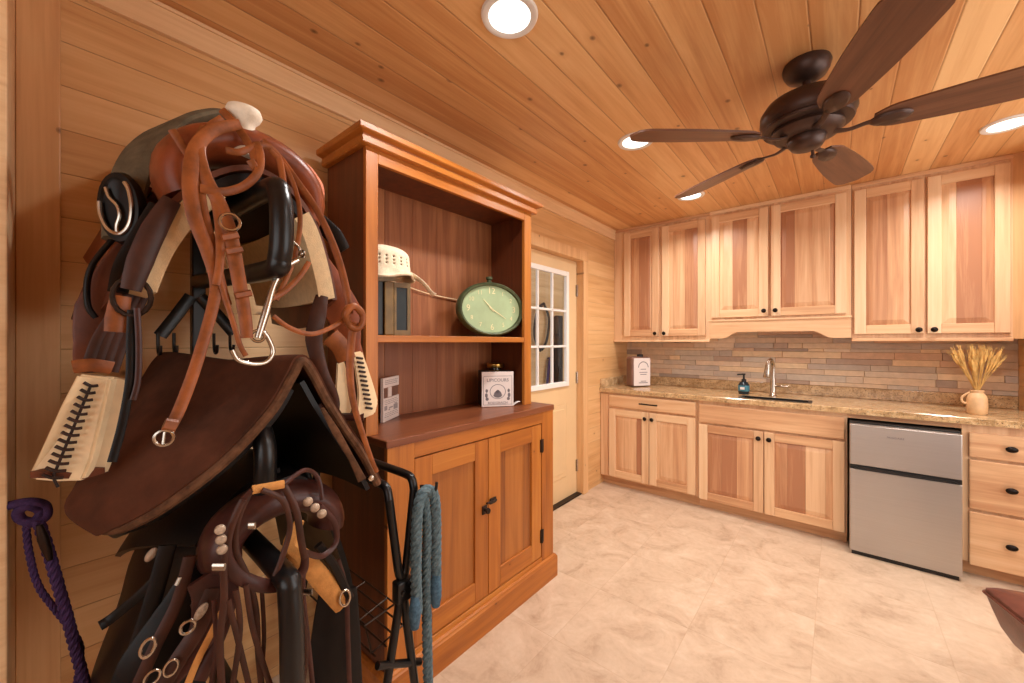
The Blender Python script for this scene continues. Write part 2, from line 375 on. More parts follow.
        if th:
            B = [[s.b.verts.new(P[i][j] - Nn[i][j] * th) for j in range(nv + 1)] for i in range(nu + 1)]
            for i in range(nu):
                for j in range(nv):
                    f = s.b.faces.new((B[i][j], B[i][j + 1], B[i + 1][j + 1], B[i + 1][j])); f.smooth = True; f.material_index = mi
            ring = [(i, 0) for i in range(nu)] + [(nu, j) for j in range(nv)] + [(i, nv) for i in range(nu, 0, -1)] + [(0, j) for j in range(nv, 0, -1)]
            for k in range(len(ring)):
                a, b = ring[k], ring[(k + 1) % len(ring)]
                f = s.b.faces.new((A[a[0]][a[1]], A[b[0]][b[1]], B[b[0]][b[1]], B[a[0]][a[1]])); f.material_index = mi; f.smooth = False
        return s
    def build(s, name, mat, parent=None, smooth=None, loc=None):
        bmesh.ops.recalc_face_normals(s.b, faces=s.b.faces[:])
        me = bpy.data.meshes.new(name)
        base = Vector((0, 0, 0))
        if parent is not None: base = Vector(parent['_w']) if '_w' in parent else Vector((0, 0, 0))
        elif loc is not None: base = Vector(loc)
        if base.length: bmesh.ops.translate(s.b, verts=s.b.verts[:], vec=-base)
        if smooth is not None:
            for f in s.b.faces: f.smooth = smooth
        s.b.to_mesh(me); s.b.free()
        for m in (mat if isinstance(mat, list) else [mat]): me.materials.append(M[m] if isinstance(m, str) else m)
        if any(p.use_smooth for p in me.polygons):
            try: me.set_sharp_from_angle(angle=math.radians(42))
            except Exception: pass
        o = bpy.data.objects.new(name, me); C.objects.link(o)
        o['_w'] = list(base)
        if parent is not None: o.parent = parent
        else: o.location = base
        ALL.append(o)
        return o
ALL = []
def pieces(name, mat, parent, boxes):
    """each box (x0,x1,y0,y1,z0,z1[,bevel]) becomes a part of its own"""
    r = []
    for b in boxes:
        m = MB(); m.box(*b); r.append(m.build(name, mat, parent))
    return r
def thing(name, label, cat, loc=(0, 0, 0), group=None):
    o = bpy.data.objects.new(name, None); C.objects.link(o); o.location = loc
    o.empty_display_size = 0.05
    o['label'] = label; o['category'] = cat; o['_w'] = list(loc)
    if group: o['group'] = group
    ALL.append(o)
    return o
def tag(o, label, cat, group=None):
    o['label'] = label; o['category'] = cat
    if group: o['group'] = group
    return o
def struct(o): o['kind'] = 'structure'; return o
def text_mb(txt, size, mat4, ext=0.0006, mb=None):
    cu = bpy.data.curves.new('t', 'FONT'); cu.body = txt; cu.size = size; cu.extrude = ext; cu.align_x = 'CENTER'; cu.align_y = 'CENTER'; cu.resolution_u = 2
    o = bpy.data.objects.new('t', cu); C.objects.link(o)
    bpy.context.view_layer.update()
    me = bpy.data.meshes.new_from_object(o.evaluated_get(bpy.context.evaluated_depsgraph_get()))
    bpy.data.objects.remove(o); bpy.data.curves.remove(cu)
    t = bmesh.new(); t.from_mesh(me); bpy.data.meshes.remove(me)
    mb = mb or MB(); mb.merge(t, 0, mat4); return mb
def face_frame(c, right, up):
    r = Vector(right).normalized(); u = Vector(up).normalized(); n = r.cross(u)
    m = Matrix((r, u, n)).transposed().to_4x4(); m.translation = Vector(c); return m
LAMP_W = 11.5; DAY_W = 36.0; EXPO = -0.05
# ------------------------------------------------------------------ the room
WX = -1.74; WY = 4.03; CZ = 2.465; RX = 1.53; RY = -1.7; JX = 0.89; JY = 3.40
DX = -1.79                                              # face of the door in the left wall
D0, D1, DH = 2.14, 3.05, 2.06
struct(MB().box(-3.2, RX + .1, RY - .1, WY + .1, -0.05, 0).build('floor', 'tile'))
struct(MB().box(WX - .12, RX + .1, RY - .1, WY + .1, CZ, CZ + .06).build('ceiling', 'pine_ceil'))
w = MB(); w.box(WX - .12, WX, RY - .1, D0 - .018, 0, CZ); w.box(WX - .12, WX, D1 + .018, WY + .1, 0, CZ); w.box(WX - .12, WX, D0 - .018, D1 + .018, DH + .018, CZ)
struct(w.build('wall_left', 'pine_wall'))
struct(MB().box(WX, RX + .1, WY, WY + .1, 0, CZ).build('wall_back', 'pine_wall_x'))
qy0, qy1, qz0, qz1 = 0.8, 3.0, 0.55, 2.2             # unseen window added in the right wall to light the room
w = MB(); w.box(RX, RX + .1, RY, qy0, 0, CZ); w.box(RX, RX + .1, qy1, WY, 0, CZ); w.box(RX, RX + .1, qy0, qy1, 0, qz0); w.box(RX, RX + .1, qy0, qy1, qz1, CZ)
struct(w.build('wall_right', 'pine_wall'))
struct(MB().box(JX, RX, JY, WY, 0, CZ).build('wall_return', 'pine_wall'))
# wall behind the photographer with an unseen window added to let in daylight
w = MB(); wx0, wx1, wz0, wz1 = -1.1, 1.2, 0.75, 2.15
w.box(WX, wx0, RY - .1, RY, 0, CZ); w.box(wx1, RX, RY - .1, RY, 0, CZ); w.box(wx0, wx1, RY - .1, RY, 0, wz0); w.box(wx0, wx1, RY - .1, RY, wz1, CZ)
struct(w.build('wall_rear', 'pine_wall_x'))
w = MB()
for a, b, c, d in ((wx0, wx0 + .05, wz0, wz1), (wx1 - .05, wx1, wz0, wz1), (wx0 + .05, wx1 - .05, wz0, wz0 + .05), (wx0 + .05, wx1 - .05, wz1 - .05, wz1), (.03, .07, wz0 + .05, wz1 - .05)):
    w.box(a, b, RY - .08, RY - .03, c, d)
win = struct(w.build('added_window_1', 'white_paint'))
MB().box(wx0 + .05, wx1 - .05, RY - .06, RY - .055, wz0 + .05, wz1 - .05).build('added_window_pane', 'glass', win)
w = MB()
for a, b, c, d in ((qy0, qy0 + .05, qz0, qz1), (qy1 - .05, qy1, qz0, qz1), (qy0 + .05, qy1 - .05, qz0, qz0 + .05), (qy0 + .05, qy1 - .05, qz1 - .05, qz1), (1.88, 1.92, qz0 + .05, qz1 - .05)):
    w.box(RX + .03, RX + .08, a, b, c, d)
win2 = struct(w.build('added_window_2', 'white_paint'))
MB().box(RX + .055, RX + .06, qy0 + .05, qy1 - .05, qz0 + .05, qz1 - .05).build('added_window_pane', 'glass', win2)
# crown boards
struct(MB().box(WX, WX + .02, -.04, 3.69, CZ - .095, CZ - .012, .002).box(WX, WX + .027, -.04, 3.69, CZ - .012, CZ, .002).build('trim_1', 'pine_trim_y'))
# upright casing and jamb at the left edge of the view
struct(MB().box(WX, WX + .022, -.047, .034, 0, CZ - .0, .003).build('trim_2', 'pine_trim_z'))
jb = MB().box(WX, -1.36, -.10, -.0475, 0, CZ, .003)
jamb = struct(jb.build('trim_3', 'pine_trim_y'))  # paler boards stand in for light falling on the jamb
# door casing on the left wall
cs = MB(); cs.box(WX, WX + .02, D1, D1 + .085, 0, DH + .0, .003); cs.box(WX, WX + .02, D0 - .085, D0, 0, DH, .003); cs.box(WX, WX + .02, D0 - .085, D1 + .085, DH, DH + .09, .003)
cs.box(WX - .115, WX, D1, D1 + .018, 0, DH); cs.box(WX - .115, WX, D0 - .018, D0, 0, DH); cs.box(WX - .115, WX, D0, D1, DH, DH + .018)
struct(cs.build('trim_4', 'pine_trim_z'))
# half-glazed door
G0, G1, GZ0, GZ1 = 2.215, 2.89, 0.975, 1.94
d = MB(); a, b = DX - .045, DX
d.box(a, b, D0 + .004, G0, .008, DH - .004); d.box(a, b, G1, D1 - .004, .008, DH - .004)
d.box(a, b, G0, G1, .008, GZ0); d.box(a, b, G0, G1, GZ1, DH - .004)
for y0, y1 in ((2.25, 2.52), (2.60, 2.87)):             # two raised panels below the glass
    d.box(b, b + .006, y0, y1, .2, .82, .005); d.box(b, b + .011, y0 + .04, y1 - .04, .24, .78, .005)
door = struct(d.build('door_1', 'door_paint'))
f = MB()
f.box(b - .01, b + .018, G0 - .005, G0 + .035, GZ0 - .005, GZ1 + .005, .004); f.box(b - .01, b + .018, G1 - .035, G1 + .005, GZ0 - .005, GZ1 + .005, .004)
f.box(b - .01, b + .018, G0 + .035, G1 - .035, GZ0 - .005, GZ0 + .035, .004); f.box(b - .01, b + .018, G0 + .035, G1 - .035, GZ1 - .035, GZ1 + .005, .004)
for k in (1, 2):
    y = G0 + .035 + (G1 - G0 - .07) * k / 3; f.box(b - .008, b + .012, y - .009, y + .009, GZ0 + .03, GZ1 - .03, .003)
    z = GZ0 + .035 + (GZ1 - GZ0 - .07) * k / 3; f.box(b - .008, b + .012, G0 + .03, G1 - .03, z - .009, z + .009, .003)
f.build('lite_frame', 'white_paint', door)
MB().box(b - .024, b - .02, G0 + .01, G1 - .01, GZ0 + .01, GZ1 - .01).build('pane', 'glass', door)
for z in (.25, 1.03, 1.80):
    h = MB().box(b - .004, b + .004, D1 - .022, D1 + .014, z - .05, z + .05); h.tube([(b + .006, D1 - .003, z - .052), (b + .006, D1 - .003, z + .052)], .007, 10)
    h.build('hinge', 'nickel', door)
struct(MB().box(DX - .06, WX, D0, D1, 0, .012).build('trim_5', 'dark_iron'))
# what shows through the glass: the pine wall of the porch beyond, with tack hung on it
struct(MB().box(-3.2, -3.1, 1.4, 6.2, 0, CZ).build('wall_porch', 'pine_wall'))
struct(MB().box(-3.1, WX - .12, 6.1, 6.2, 0, CZ).build('wall_porch_end', 'pine_wall_x'))
def hung(name, label, cat, y, z, pts, w, mat):
    m = MB(); m.strap([(-3.06, y + p[0], z + p[1]) for p in pts], w, .012, (0, 1, .2)); m.tube([(-3.1, y, z), (-3.05, y, z + .01)], .01, 8)
    return tag(m.build(name, mat, loc=(-3.1, y, z - .4)), label, cat)
hung('hanging_halter', 'dark strap halter looped on the porch wall seen through the door glass', 'halter', 4.35, 1.86, [(0, 0), (-.15, -.1), (-.22, -.4), (-.1, -.62), (.06, -.5), (.12, -.2), (0, 0)], .05, 'black_leather')
hung('hanging_rope', 'dark rope hung at the lower panes on the porch wall behind the door', 'rope', 4.5, 1.12, [(0, 0), (-.05, -.2), (-.08, -.5), (.0, -.62), (.06, -.3), (.02, 0)], .06, 'purple_rope')
m = MB().tube([(-3.1, 4.71, 1.7), (-3.06, 4.71, 1.7)], .01, 8); m.box(-3.09, -3.0, 4.6, 4.82, .75, 1.72, .03); m.box(-3.0, -2.96, 4.62, 4.80, .8, 1.0, .01)
tag(m.build('hanging_bag', 'black_leather', loc=(-3.05, 4.71, .75)), 'black bag hung on the porch wall behind the right column of panes', 'bag')

# ledger-stone backsplash: individual stones in one relief
def backsplash():
    m = MB(); rnd = random.Random(3); z = .995
    while z < 1.52:
        h = rnd.choice((.026, .032, .045, .052)); x = WX - rnd.random() * .2
        while x < JX:
            ww = rnd.choice((.1, .16, .24, .3, .38)); x1 = min(x + ww, JX); dpt = rnd.uniform(.010, .024)
            xa = max(x, WX)
            if x1 - xa > .012: m.box(xa + .0006, x1 - .0006, WY - dpt, WY, z + .0006, min(z + h, 1.54) - .0006, .0015, rnd.randrange(len(STONES)), 1)
            x = x1 if x1 < JX else JX
            if x >= JX: break
        z += h
    return m
struct(backsplash().build('wall_back_stone', STONE_M))

# ------------------------------------------------------------------ ceiling cans
LX = (-.865, .67); LY = (1.025, 2.115, 3.17)
where = {(0, 0): 'round recessed ceiling light nearest the tall wooden hutch, deep white can', (0, 1): 'round recessed ceiling light at the tip of the fan blade pointing to the hutch',
         (0, 2): 'round recessed ceiling light half hidden behind the low far fan blade near the corner', (1, 2): 'round recessed ceiling light above the right pair of upper cabinets'}
proto = None
for i, x in enumerate(LX):
    for j, y in enumerate(LY):
        if (i, j) in where:
            t = thing('ceiling_light', where[(i, j)], 'light', (x, y, CZ), 'recessed lights in the pine ceiling')
            if proto is None:
                a = MB(); a.lathe([(.074, .0), (.072, -.006), (.082, -.011), (.094, -.009), (.098, -.001), (.096, 0)], (x, y, CZ), seg=40); a.build('trim_ring', 'can_white', t)
                a = MB(); a.lathe([(.074, -.006), (.07, -.003), (.0, -.0025)], (x, y, CZ), seg=40); lens = a.build('lens', 'lamp', t)
                a = MB(); a.lathe([(.0, -.011), (.02, -.0105), (.038, -.007), (.042, -.0026)], (x, y, CZ), seg=28); a.build('bulb', emit('bulb_glow', (1, .96, .9, 1), 7.0), t)
                proto = t
            else:
                for ch in proto.children:
                    c = ch.copy(); C.objects.link(c); c.parent = t
        L = bpy.data.lights.new('can_lamp', 'AREA'); L.shape = 'DISK'; L.size = .13; L.energy = LAMP_W; L.color = (1, .975, .94); L.spread = math.radians(150)
        o = bpy.data.objects.new('can_lamp', L); C.objects.link(o); o.location = (x, y, CZ - .03)

# ------------------------------------------------------------------ ceiling fan
FX, FY, FZ = -.098, 1.97, CZ
fan = thing('ceiling_fan', 'dark bronze ceiling fan with five brown wooden blades hanging from the pine ceiling', 'fan', (FX, FY, FZ))
def fl(prof, nm, mat='fan_bronze', seg=40):
    return MB().lathe(prof, (FX, FY, 0), seg=seg).build(nm, mat, fan)
fl([(.0, 2.465), (.078, 2.465), (.082, 2.452), (.076, 2.43), (.066, 2.412), (.045, 2.398), (.03, 2.392), (0, 2.392)], 'canopy')
fl([(.014, 2.40), (.014, 2.34)], 'downrod', seg=16)
fl([(.0, 2.356), (.034, 2.356), (.04, 2.342), (.10, 2.328), (.138, 2.310), (.158, 2.280), (.16, 2.244), (.152, 2.232), (.147, 2.224), (.152, 2.218), (.148, 2.210), (.122, 2.204), (.0, 2.204)], 'motor_housing')
fl([(.0, 2.206), (.118, 2.206), (.122, 2.192), (.108, 2.174), (.085, 2.166), (0, 2.166)], 'flywheel')
fl([(.0, 2.171), (.062, 2.171), (.066, 2.161), (.06, 2.141), (.05, 2.126), (.03, 2.118), (0, 2.118)], 'hub_cap')
ch = MB(); ch.tube([(FX + .02, FY - .012, 2.106), (FX + .021, FY - .013, 2.086)], .006, 8); ch.ball((FX + .02, FY - .012, 2.083), .009); ch.build('pull_switch', 'fan_bronze', fan)
def blade_mb():
    m = MB()
    n = 26; L0, L1 = .20, .71
    def out(u, v):
        x = L0 + (L1 - L0) * u
        wd = .052 + .026 * math.sin(min(u / .75, 1) * PI / 2)
        if u > .86: wd *= math.sqrt(max(0, 1 - ((u - .86) / .14) ** 2)) * .92 + .08
        if u < .12: wd *= .55 + .45 * math.sin(u / .12 * PI / 2)
        y = (v * 2 - 1) * wd
        return (x, y * .977, -y * .21 - .012)
    m.grid(out, n, 6, .007); return m
def bracket_mb():
    m = MB(); m.strap([(.085, 0, -.022), (.13, 0, -.03), (.18, 0, -.022), (.215, 0, -.022)], [.03, .02, .022, .034], .008, (0, .977, -.21), sm=5)
    m.lathe([(.0, -.012), (.034, -.008), (.04, .0), (.0, .004)], (.245, 0, -.022), (0, .21, .977), 20, sx=1.55, sy=.86, ref=(1, 0, 0))
    return m
BASE_A = math.radians(76.0)
b0 = blade_mb().build('blade', 'fan_blade'); k0 = bracket_mb().build('blade_iron', 'fan_bronze')
for k in range(5):
    b_ = b0 if k == 0 else b0.copy(); i_ = k0 if k == 0 else k0.copy()
    if k: C.objects.link(b_); C.objects.link(i_)
    b_.parent = fan; b_.location = (0, 0, 2.190 - CZ); b_.rotation_euler = (0, 0, BASE_A + k * 2 * PI / 5)
    i_.parent = b_; i_.location = (0, 0, 0); i_.rotation_euler = (0, 0, 0)

# ------------------------------------------------------------------ kitchen cabinets
def knob(parent, x, y, z, oval=False):
    m = MB(); m.lathe([(.006, 0), (.006, .012), (.015, .017), (.017, .023), (.012, .029), (0, .031)], (x, y, z), (0, -1, 0), 20, sx=1.35 if oval else 1.0, ref=(1, 0, 0))
    return m.build('knob', 'knob', parent)
def door_(parent, x0, x1, z0, z1, y, kn=None, st=.062):
    th = .02
    p = MB(); a, b_, c, d_ = x0 + st, x1 - st, z0 + st, z1 - st; e = .034
    t = bmesh.new(); o = [(a, y + .012, c), (b_, y + .012, c), (b_, y + .012, d_), (a, y + .012, d_)]; i = [(a + e, y + .004, c + e), (b_ - e, y + .004, c + e), (b_ - e, y + .004, d_ - e), (a + e, y + .004, d_ - e)]
    ov = [t.verts.new(q) for q in o]; iv = [t.verts.new(q) for q in i]; t.faces.new(iv)
    for k in range(4): t.faces.new((ov[k], ov[(k + 1) % 4], iv[(k + 1) % 4], iv[k]))
    bk = [t.verts.new((q[0], y + th - .001, q[2])) for q in o]; t.faces.new(bk[::-1])
    for k in range(4): t.faces.new((bk[k], bk[(k + 1) % 4], ov[(k + 1) % 4], ov[k]))
    p.merge(t); fr = p.build('door', 'hick_panel', parent)
    pieces('stile', 'hick_frame', fr, [(x0, x0 + st, y, y + th, z0, z1, .003), (x1 - st, x1, y, y + th, z0, z1, .003)])
    pieces('rail', 'hick_frame_x', fr, [(x0 + st, x1 - st, y + .001, y + th, z0, z0 + st, .003), (x0 + st, x1 - st, y + .001, y + th, z1 - st, z1, .003)])
    if kn: knob(fr, kn[0], y, kn[1])
    return fr
def drawer(parent, x0, x1, z0, z1, y, pull=None, slab=True, mat='hick_frame_x', nm='drawer'):
    d_ = MB().box(x0, x1, y, y + .02, z0, z1, .005).build(nm, mat, parent)
    xm, zm = (x0 + x1) / 2, (z0 + z1) / 2
    if pull == 'bar':
        m = MB(); m.tube([(xm - .08, y - .026, zm), (xm + .08, y - .026, zm)], .006, 10); m.tube([(xm - .065, y, zm), (xm - .065, y - .026, zm)], .005, 8); m.tube([(xm + .065, y, zm), (xm + .065, y - .026, zm)], .005, 8)
        m.build('handle', 'knob', d_)
    if pull == 'knob': knob(d_, xm, y, zm, True)
    return d_
BY = 3.41; DY = 3.388                                    # base face frame, door faces
def base_cab(nm, label, x0, x1, opens):
    t = thing(nm, label, 'cabinet', ((x0 + x1) / 2, BY + .3, 0), 'base cabinets along the back wall')
    b_ = MB(); b_.box(x0, x0 + .018, BY + .018, WY - .001, .1, .874); b_.box(x1 - .018, x1, BY + .018, WY - .001, .1, .874); b_.box(x0 + .018, x1 - .018, BY + .018, WY - .001, .1, .118); b_.box(x0 + .018, x1 - .018, WY - .012, WY - .001, .118, .874)
    b_.build('carcass', 'hick_frame', t)
    f_ = MB(); f_.box(x0, x1, BY, BY + .018, .085, .874)
    f_.build('face_frame', 'hick_frame', t)
    MB().box(x0, x1, BY + .055, BY + .07, 0, .1).build('toe_kick', 'hick_frame_x', t)
    return t
bc = base_cab('base_cabinet', 'hickory base cabinet in the corner by the door, one drawer over two doors', -1.74, -.874, None)
MB().box(-1.735, -1.66, DY + .012, BY, .09, .86, .002).build('filler_strip', 'hick_panel', bc)
drawer(bc, -1.645, -.890, .745, .855, DY, 'bar')
door_(bc, -1.645, -1.272, .1, .725, DY, (-1.30, .672)); door_(bc, -1.266, -.890, .1, .725, DY, (-1.238, .672))
sb = base_cab('sink_cabinet', 'hickory sink base cabinet with wide plain panel over two doors, beside refrigerator', -.872, .046, None)
drawer(sb, -.862, .034, .70, .845, DY, nm='false_front', mat='hick_frame_x')
door_(sb, -.862, -.422, .085, .685, DY, (-.452, .635)); door_(sb, -.416, .034, .085, .685, DY, (-.386, .635))
MB().box(.046, .5495, BY, BY + .02, .845, .874).build('filler_rail', 'hick_frame_x', sb)
db = base_cab('drawer_cabinet', 'hickory cabinet of three drawers right of the refrigerator', .550, JX - .002, None)
for z0, z1 in ((.69, .83), (.395, .675), (.075, .38)): drawer(db, .575, JX - .016, z0, z1, DY, 'knob', mat='hick_frame_x')

def upper_cab(nm, label, x0, x1, z0, opens, ypl=3.70):
    t = thing(nm, label, 'cabinet', ((x0 + x1) / 2, WY, z0), 'hickory upper cabinets')
    b_ = MB(); yy = WY - .026
    b_.box(x0, x0 + .018, ypl + .018, yy, z0, CZ - .001); b_.box(x1 - .018, x1, ypl + .018, yy, z0, CZ - .001); b_.box(x0 + .018, x1 - .018, ypl + .018, yy, z0 + .012, z0 + .03); b_.box(x0 + .018, x1 - .018, ypl + .018, yy, CZ - .03, CZ - .001); b_.box(x0 + .018, x1 - .018, yy - .012, yy, z0 + .03, CZ - .03)
    b_.build('carcass', 'hick_frame', t)
    f_ = MB(); f_.box(x0, x1, ypl, ypl + .018, z0, CZ - .022); f_.build('face_frame', 'hick_frame', t)
    MB().box(x0, x1, ypl - .012, ypl + .006, CZ - .026, CZ - .001, .003).build('crown_strip', 'hick_frame_x', t)
    return t
UY = 3.678
uc = upper_cab('upper_cabinet', 'left hickory upper cabinet of two narrow doors in the corner', -1.737, -.852, 1.352, None)
door_(uc, -1.625, -1.288, 1.40, 2.415, UY, (-1.315, 1.425)); door_(uc, -1.258, -.885, 1.40, 2.415, UY, (-1.232, 1.425))
MB().box(-1.737, -.852, 3.685, 3.70, 1.345, 1.365, .003).build('light_rail', 'hick_frame_x', uc)
um = upper_cab('upper_cabinet', 'middle hickory upper cabinet with arched valance above the sink', -.850, .072, 1.52, None, 3.69)
door_(um, -.835, -.425, 1.55, 2.415, UY - .01, (-.452, 1.592)); door_(um, -.405, .045, 1.55, 2.415, UY - .01, (-.376, 1.592))
vp = [(-.850, 1.375), (-.850, 1.525), (.072, 1.525), (.072, 1.375), (-.03, 1.375)]
vp += [(-.03 - .12 * k / 8, 1.375 + .052 * (0.5 - 0.5 * math.cos(PI * k / 8))) for k in range(1, 9)] + [(-.63 - .12 * k / 8, 1.427 - .052 * (0.5 - 0.5 * math.cos(PI * k / 8))) for k in range(0, 9)]
MB().prism(vp, 1, 3.672, 3.692).build('valance', 'hick_frame_x', um)
MB().box(-.855, .076, 3.665, 3.692, 1.518, 1.532, .003).build('light_rail', 'hick_frame_x', um)
ur = upper_cab('upper_cabinet', 'right hickory upper cabinet with two wide doors above the refrigerator', .074, .80, 1.365, None)
door_(ur, .088, .432, 1.40, 2.415, UY, (.405, 1.425)); door_(ur, .446, .788, 1.40, 2.415, UY, (.474, 1.425))
MB().box(.074, .80, 3.685, 3.70, 1.35, 1.372, .003).build('light_rail', 'hick_frame_x', ur)
MB().box(.80, JX - .001, 3.70, 3.72, 1.365, CZ - .001).build('filler_panel', 'pine_trim_z', ur)

# granite worktop with its upstand, open over the sink
SX0, SX1, SY0, SY1 = -.585, -.15, 3.455, 3.585
ct = MB(); cz0, cz1 = .876, .914
oc = [(WX + .0005, BY - .032), (JX - .001, BY - .032), (JX - .001, WY - .0005), (WX + .0005, WY - .0005)]; ic = [(SX0, SY0), (SX1, SY0), (SX1, SY1), (SX0, SY1)]
ct.rings([[Vector((o[0], o[1], cz0)), Vector((o[0], o[1], cz1 - .003)), Vector((o[0] + (.003 if o[0] < 0 else -.003), o[1] + (.003 if o[1] < 3.5 else -.003), cz1)), Vector((i[0], i[1], cz1)), Vector((i[0], i[1], cz0))] for o, i in zip(oc, ic)], closed=True)
top = ct.build('countertop', 'granite', loc=(-.43, 3.7, cz0), smooth=False); tag(top, 'speckled gold granite countertop running along the back wall', 'countertop')
pieces('upstand', 'granite', top, [(WX + .0005, JX - .001, WY - .026, WY - .0255 + .025, cz1, .994, .003), (WX + .0005, WX + .02, BY - .02, WY - .026, cz1, .994, .003)])
sk = MB(); bz = .70; cz0 = cz1 + .003; SX0 += .004; SX1 -= .004; SY0 += .004; SY1 -= .004
so_ = [(SX0, SY0), (SX1, SY0), (SX1, SY1), (SX0, SY1)]
def inset(p, d): return (p[0] + (d if p[0] < -.37 else -d), p[1] + (d if p[1] < 3.52 else -d))
sk.rings([[Vector((*inset(p, 0), bz - .01)), Vector((*inset(p, 0), cz1 + .0008)), Vector((*inset(p, -.012), cz1 + .0008)), Vector((*inset(p, -.012), cz1 + .004)), Vector((*inset(p, .01), cz1 + .004)), Vector((*inset(p, .012), bz))] for p in so_], closed=True)
sk.quad(*[Vector((*inset(p, .012), bz)) for p in so_]); sk.quad(*[Vector((*inset(p, 0), bz - .01)) for p in so_])
tag(sk.build('sink', 'black_sink', loc=(-.37, 3.53, bz)), 'black undermount sink set in the granite countertop', 'sink')
# faucet
fx, fy = -.395, 3.70
fa = thing('faucet', 'brushed nickel pull down faucet behind the sink', 'faucet', (fx, fy, .914))
MB().lathe([(.0, .9145), (.03, .9145), (.03, .922), (.022, .93), (.019, .99), (.018, 1.06), (.0, 1.06)], (fx, fy, 0), seg=24).build('body', 'nickel', fa)
MB().tube([(fx, fy, 1.05), (fx, fy, 1.14), (fx - .004, fy - .02, 1.19), (fx - .012, fy - .05, 1.205), (fx - .02, fy - .08, 1.19), (fx - .024, fy - .093, 1.165)], .0135, 14, sm=5).build('spout', 'nickel', fa)
MB().lathe([(.0, 0), (.017, .0), (.019, .03), (.026, .095), (.022, .102), (0, .102)], (fx - .024, fy - .093, 1.168), (-.06, -.12, -1), 20).build('spray_head', 'nickel', fa)
MB().tube([(fx, fy, 1.0), (fx + .06, fy - .02, 1.0), (fx + .105, fy - .03, 1.004)], [.014, .009, .006], 12, sm=4).build('lever', 'nickel', fa)
# soap bottle
sx, sy = -.60, 3.72
so = thing('soap_bottle', 'small dark soap bottle with teal label and black pump on countertop', 'bottle', (sx, sy, .914))
MB().lathe([(0, .9145), (.036, .9145), (.04, .922), (.04, .99), (.03, 1.012), (.014, 1.02), (.014, 1.03), (0, 1.03)], (sx, sy, 0), seg=24).build('bottle', 'soap', so)
MB().lathe([(.0405, .94), (.0412, .942), (.0412, .985), (.0405, .987)], (sx, sy, 0), seg=24).build('label', 'teal', so)
MB().box(sx - .02, sx + .012, sy - .044, sy - .040, .955, .975).build('label_band', 'paper_white', so)
MB().lathe([(0, 1.02), (.018, 1.02), (.018, 1.035), (.007, 1.04), (.007, 1.07), (.012, 1.072), (.012, 1.084), (0, 1.084)], (sx, sy, 0), seg=20).tube([(sx, sy, 1.078), (sx - .045, sy - .02, 1.074)], .006, 8).build('pump', 'black_plastic', so)
# printed canister in the corner
q = Matrix.Rotation(math.radians(57), 3, 'Z')
cx_, cy_ = -1.50, 3.72
cn = thing('canister', 'white labelled canister with brown sides and dark lid, in counter corner', 'canister', (cx_, cy_, .914))
MB().box(cx_ - .105, cx_ + .105, cy_ - .055, cy_ + .055, .9145, 1.205, .025, rot=q, piv=(cx_, cy_, 0), seg=3).build('body', 'crock_brown', cn)
lab = MB().box(cx_ - .085, cx_ + .098, cy_ - .0575, cy_ - .0548, .925, 1.19, .001, rot=q, piv=(cx_, cy_, 0)).build('label', 'paper_white', cn)
def arcm(cx, cz, r, a0, a1, wd, y, rot, piv, mb, seg=16):
    pts = [Vector((cx + r * math.cos(a0 + (a1 - a0) * k / seg), y, cz + r * math.sin(a0 + (a1 - a0) * k / seg))) for k in range(seg + 1)]
    pts = [rot @ (p - Vector(piv)) + Vector(piv) for p in pts]
    mb.strap(pts, wd, .0012, rot @ Vector((0, 0, 1)), sm=0)
em = MB(); pv = (cx_, cy_, 0)
for k in range(16):
    a = PI * k / 16; a2 = PI * (k + 1) / 16; r1, r2 = .05, .058
    P = [Vector((cx_ + .02 + r * math.cos(x), cy_ - .0582, 1.10 + r * math.sin(x))) for r, x in ((r1, a), (r2, a), (r2, a2), (r1, a2))]
    em.quad(*[q @ (p - Vector(pv)) + Vector(pv) for p in P])
for zz, hw in ((1.08, .03), (1.05, .045), (1.03, .035), (.965, .03), (.95, .05)):
    em.box(cx_ + .02 - hw, cx_ + .02 + hw, cy_ - .0584, cy_ - .0578, zz, zz + .006, rot=q, piv=pv)
em.build('print', 'print_grey', lab)
MB().lathe([(0, 1.2), (.03, 1.2), (.03, 1.222), (.02, 1.228), (0, 1.228)], (cx_ + .02, cy_, 0), seg=20).build('lid', 'black_plastic', cn)
# vase of wheat
vx, vy = .635, 3.56
va = thing('vase', 'tan ceramic jug vase on right end of countertop', 'vase', (vx, vy, .914))
MB().lathe([(0, .9145), (.034, .9145), (.041, .925), (.043, .96), (.042, 1.01), (.037, 1.028), (.027, 1.042), (.029, 1.058), (.026, 1.06), (.021, 1.045), (0, 1.03)], (vx, vy, 0), seg=28).build('jug', 'ceramic', va)
MB().tube([(vx - .04, vy, .975), (vx - .058, vy, .985), (vx - .058, vy, 1.015), (vx - .026, vy, 1.045)], .006, 8, sm=5).build('handle', 'ceramic', va)
rnd = random.Random(11)
wh = MB()
for k in range(64):
    a = rnd.uniform(0, 2 * PI); sp = rnd.uniform(.015, .088); hgt = rnd.uniform(.14, .215)
    tip = Vector((vx + math.cos(a) * sp, vy + math.sin(a) * sp * .6, 1.05 + hgt)); b_ = Vector((vx + math.cos(a) * .006, vy + math.sin(a) * .006, .97)); mid = Vector((vx + math.cos(a) * .012, vy + math.sin(a) * .012, 1.065))
    wh.tube([b_, mid, tip], .0012, 5, sm=3)
    dr = (tip - mid).normalized(); wh.tube([tip - dr * .03, tip + dr * .01, tip + dr * .045], [.003, .0075, .001], 6)
    for e in range(4): 
        q2 = dr + Vector((rnd.uniform(-.25, .25), rnd.uniform(-.25, .25), rnd.uniform(-.1, .25))); wh.tube([tip, tip + q2 * .06], .0008, 3)
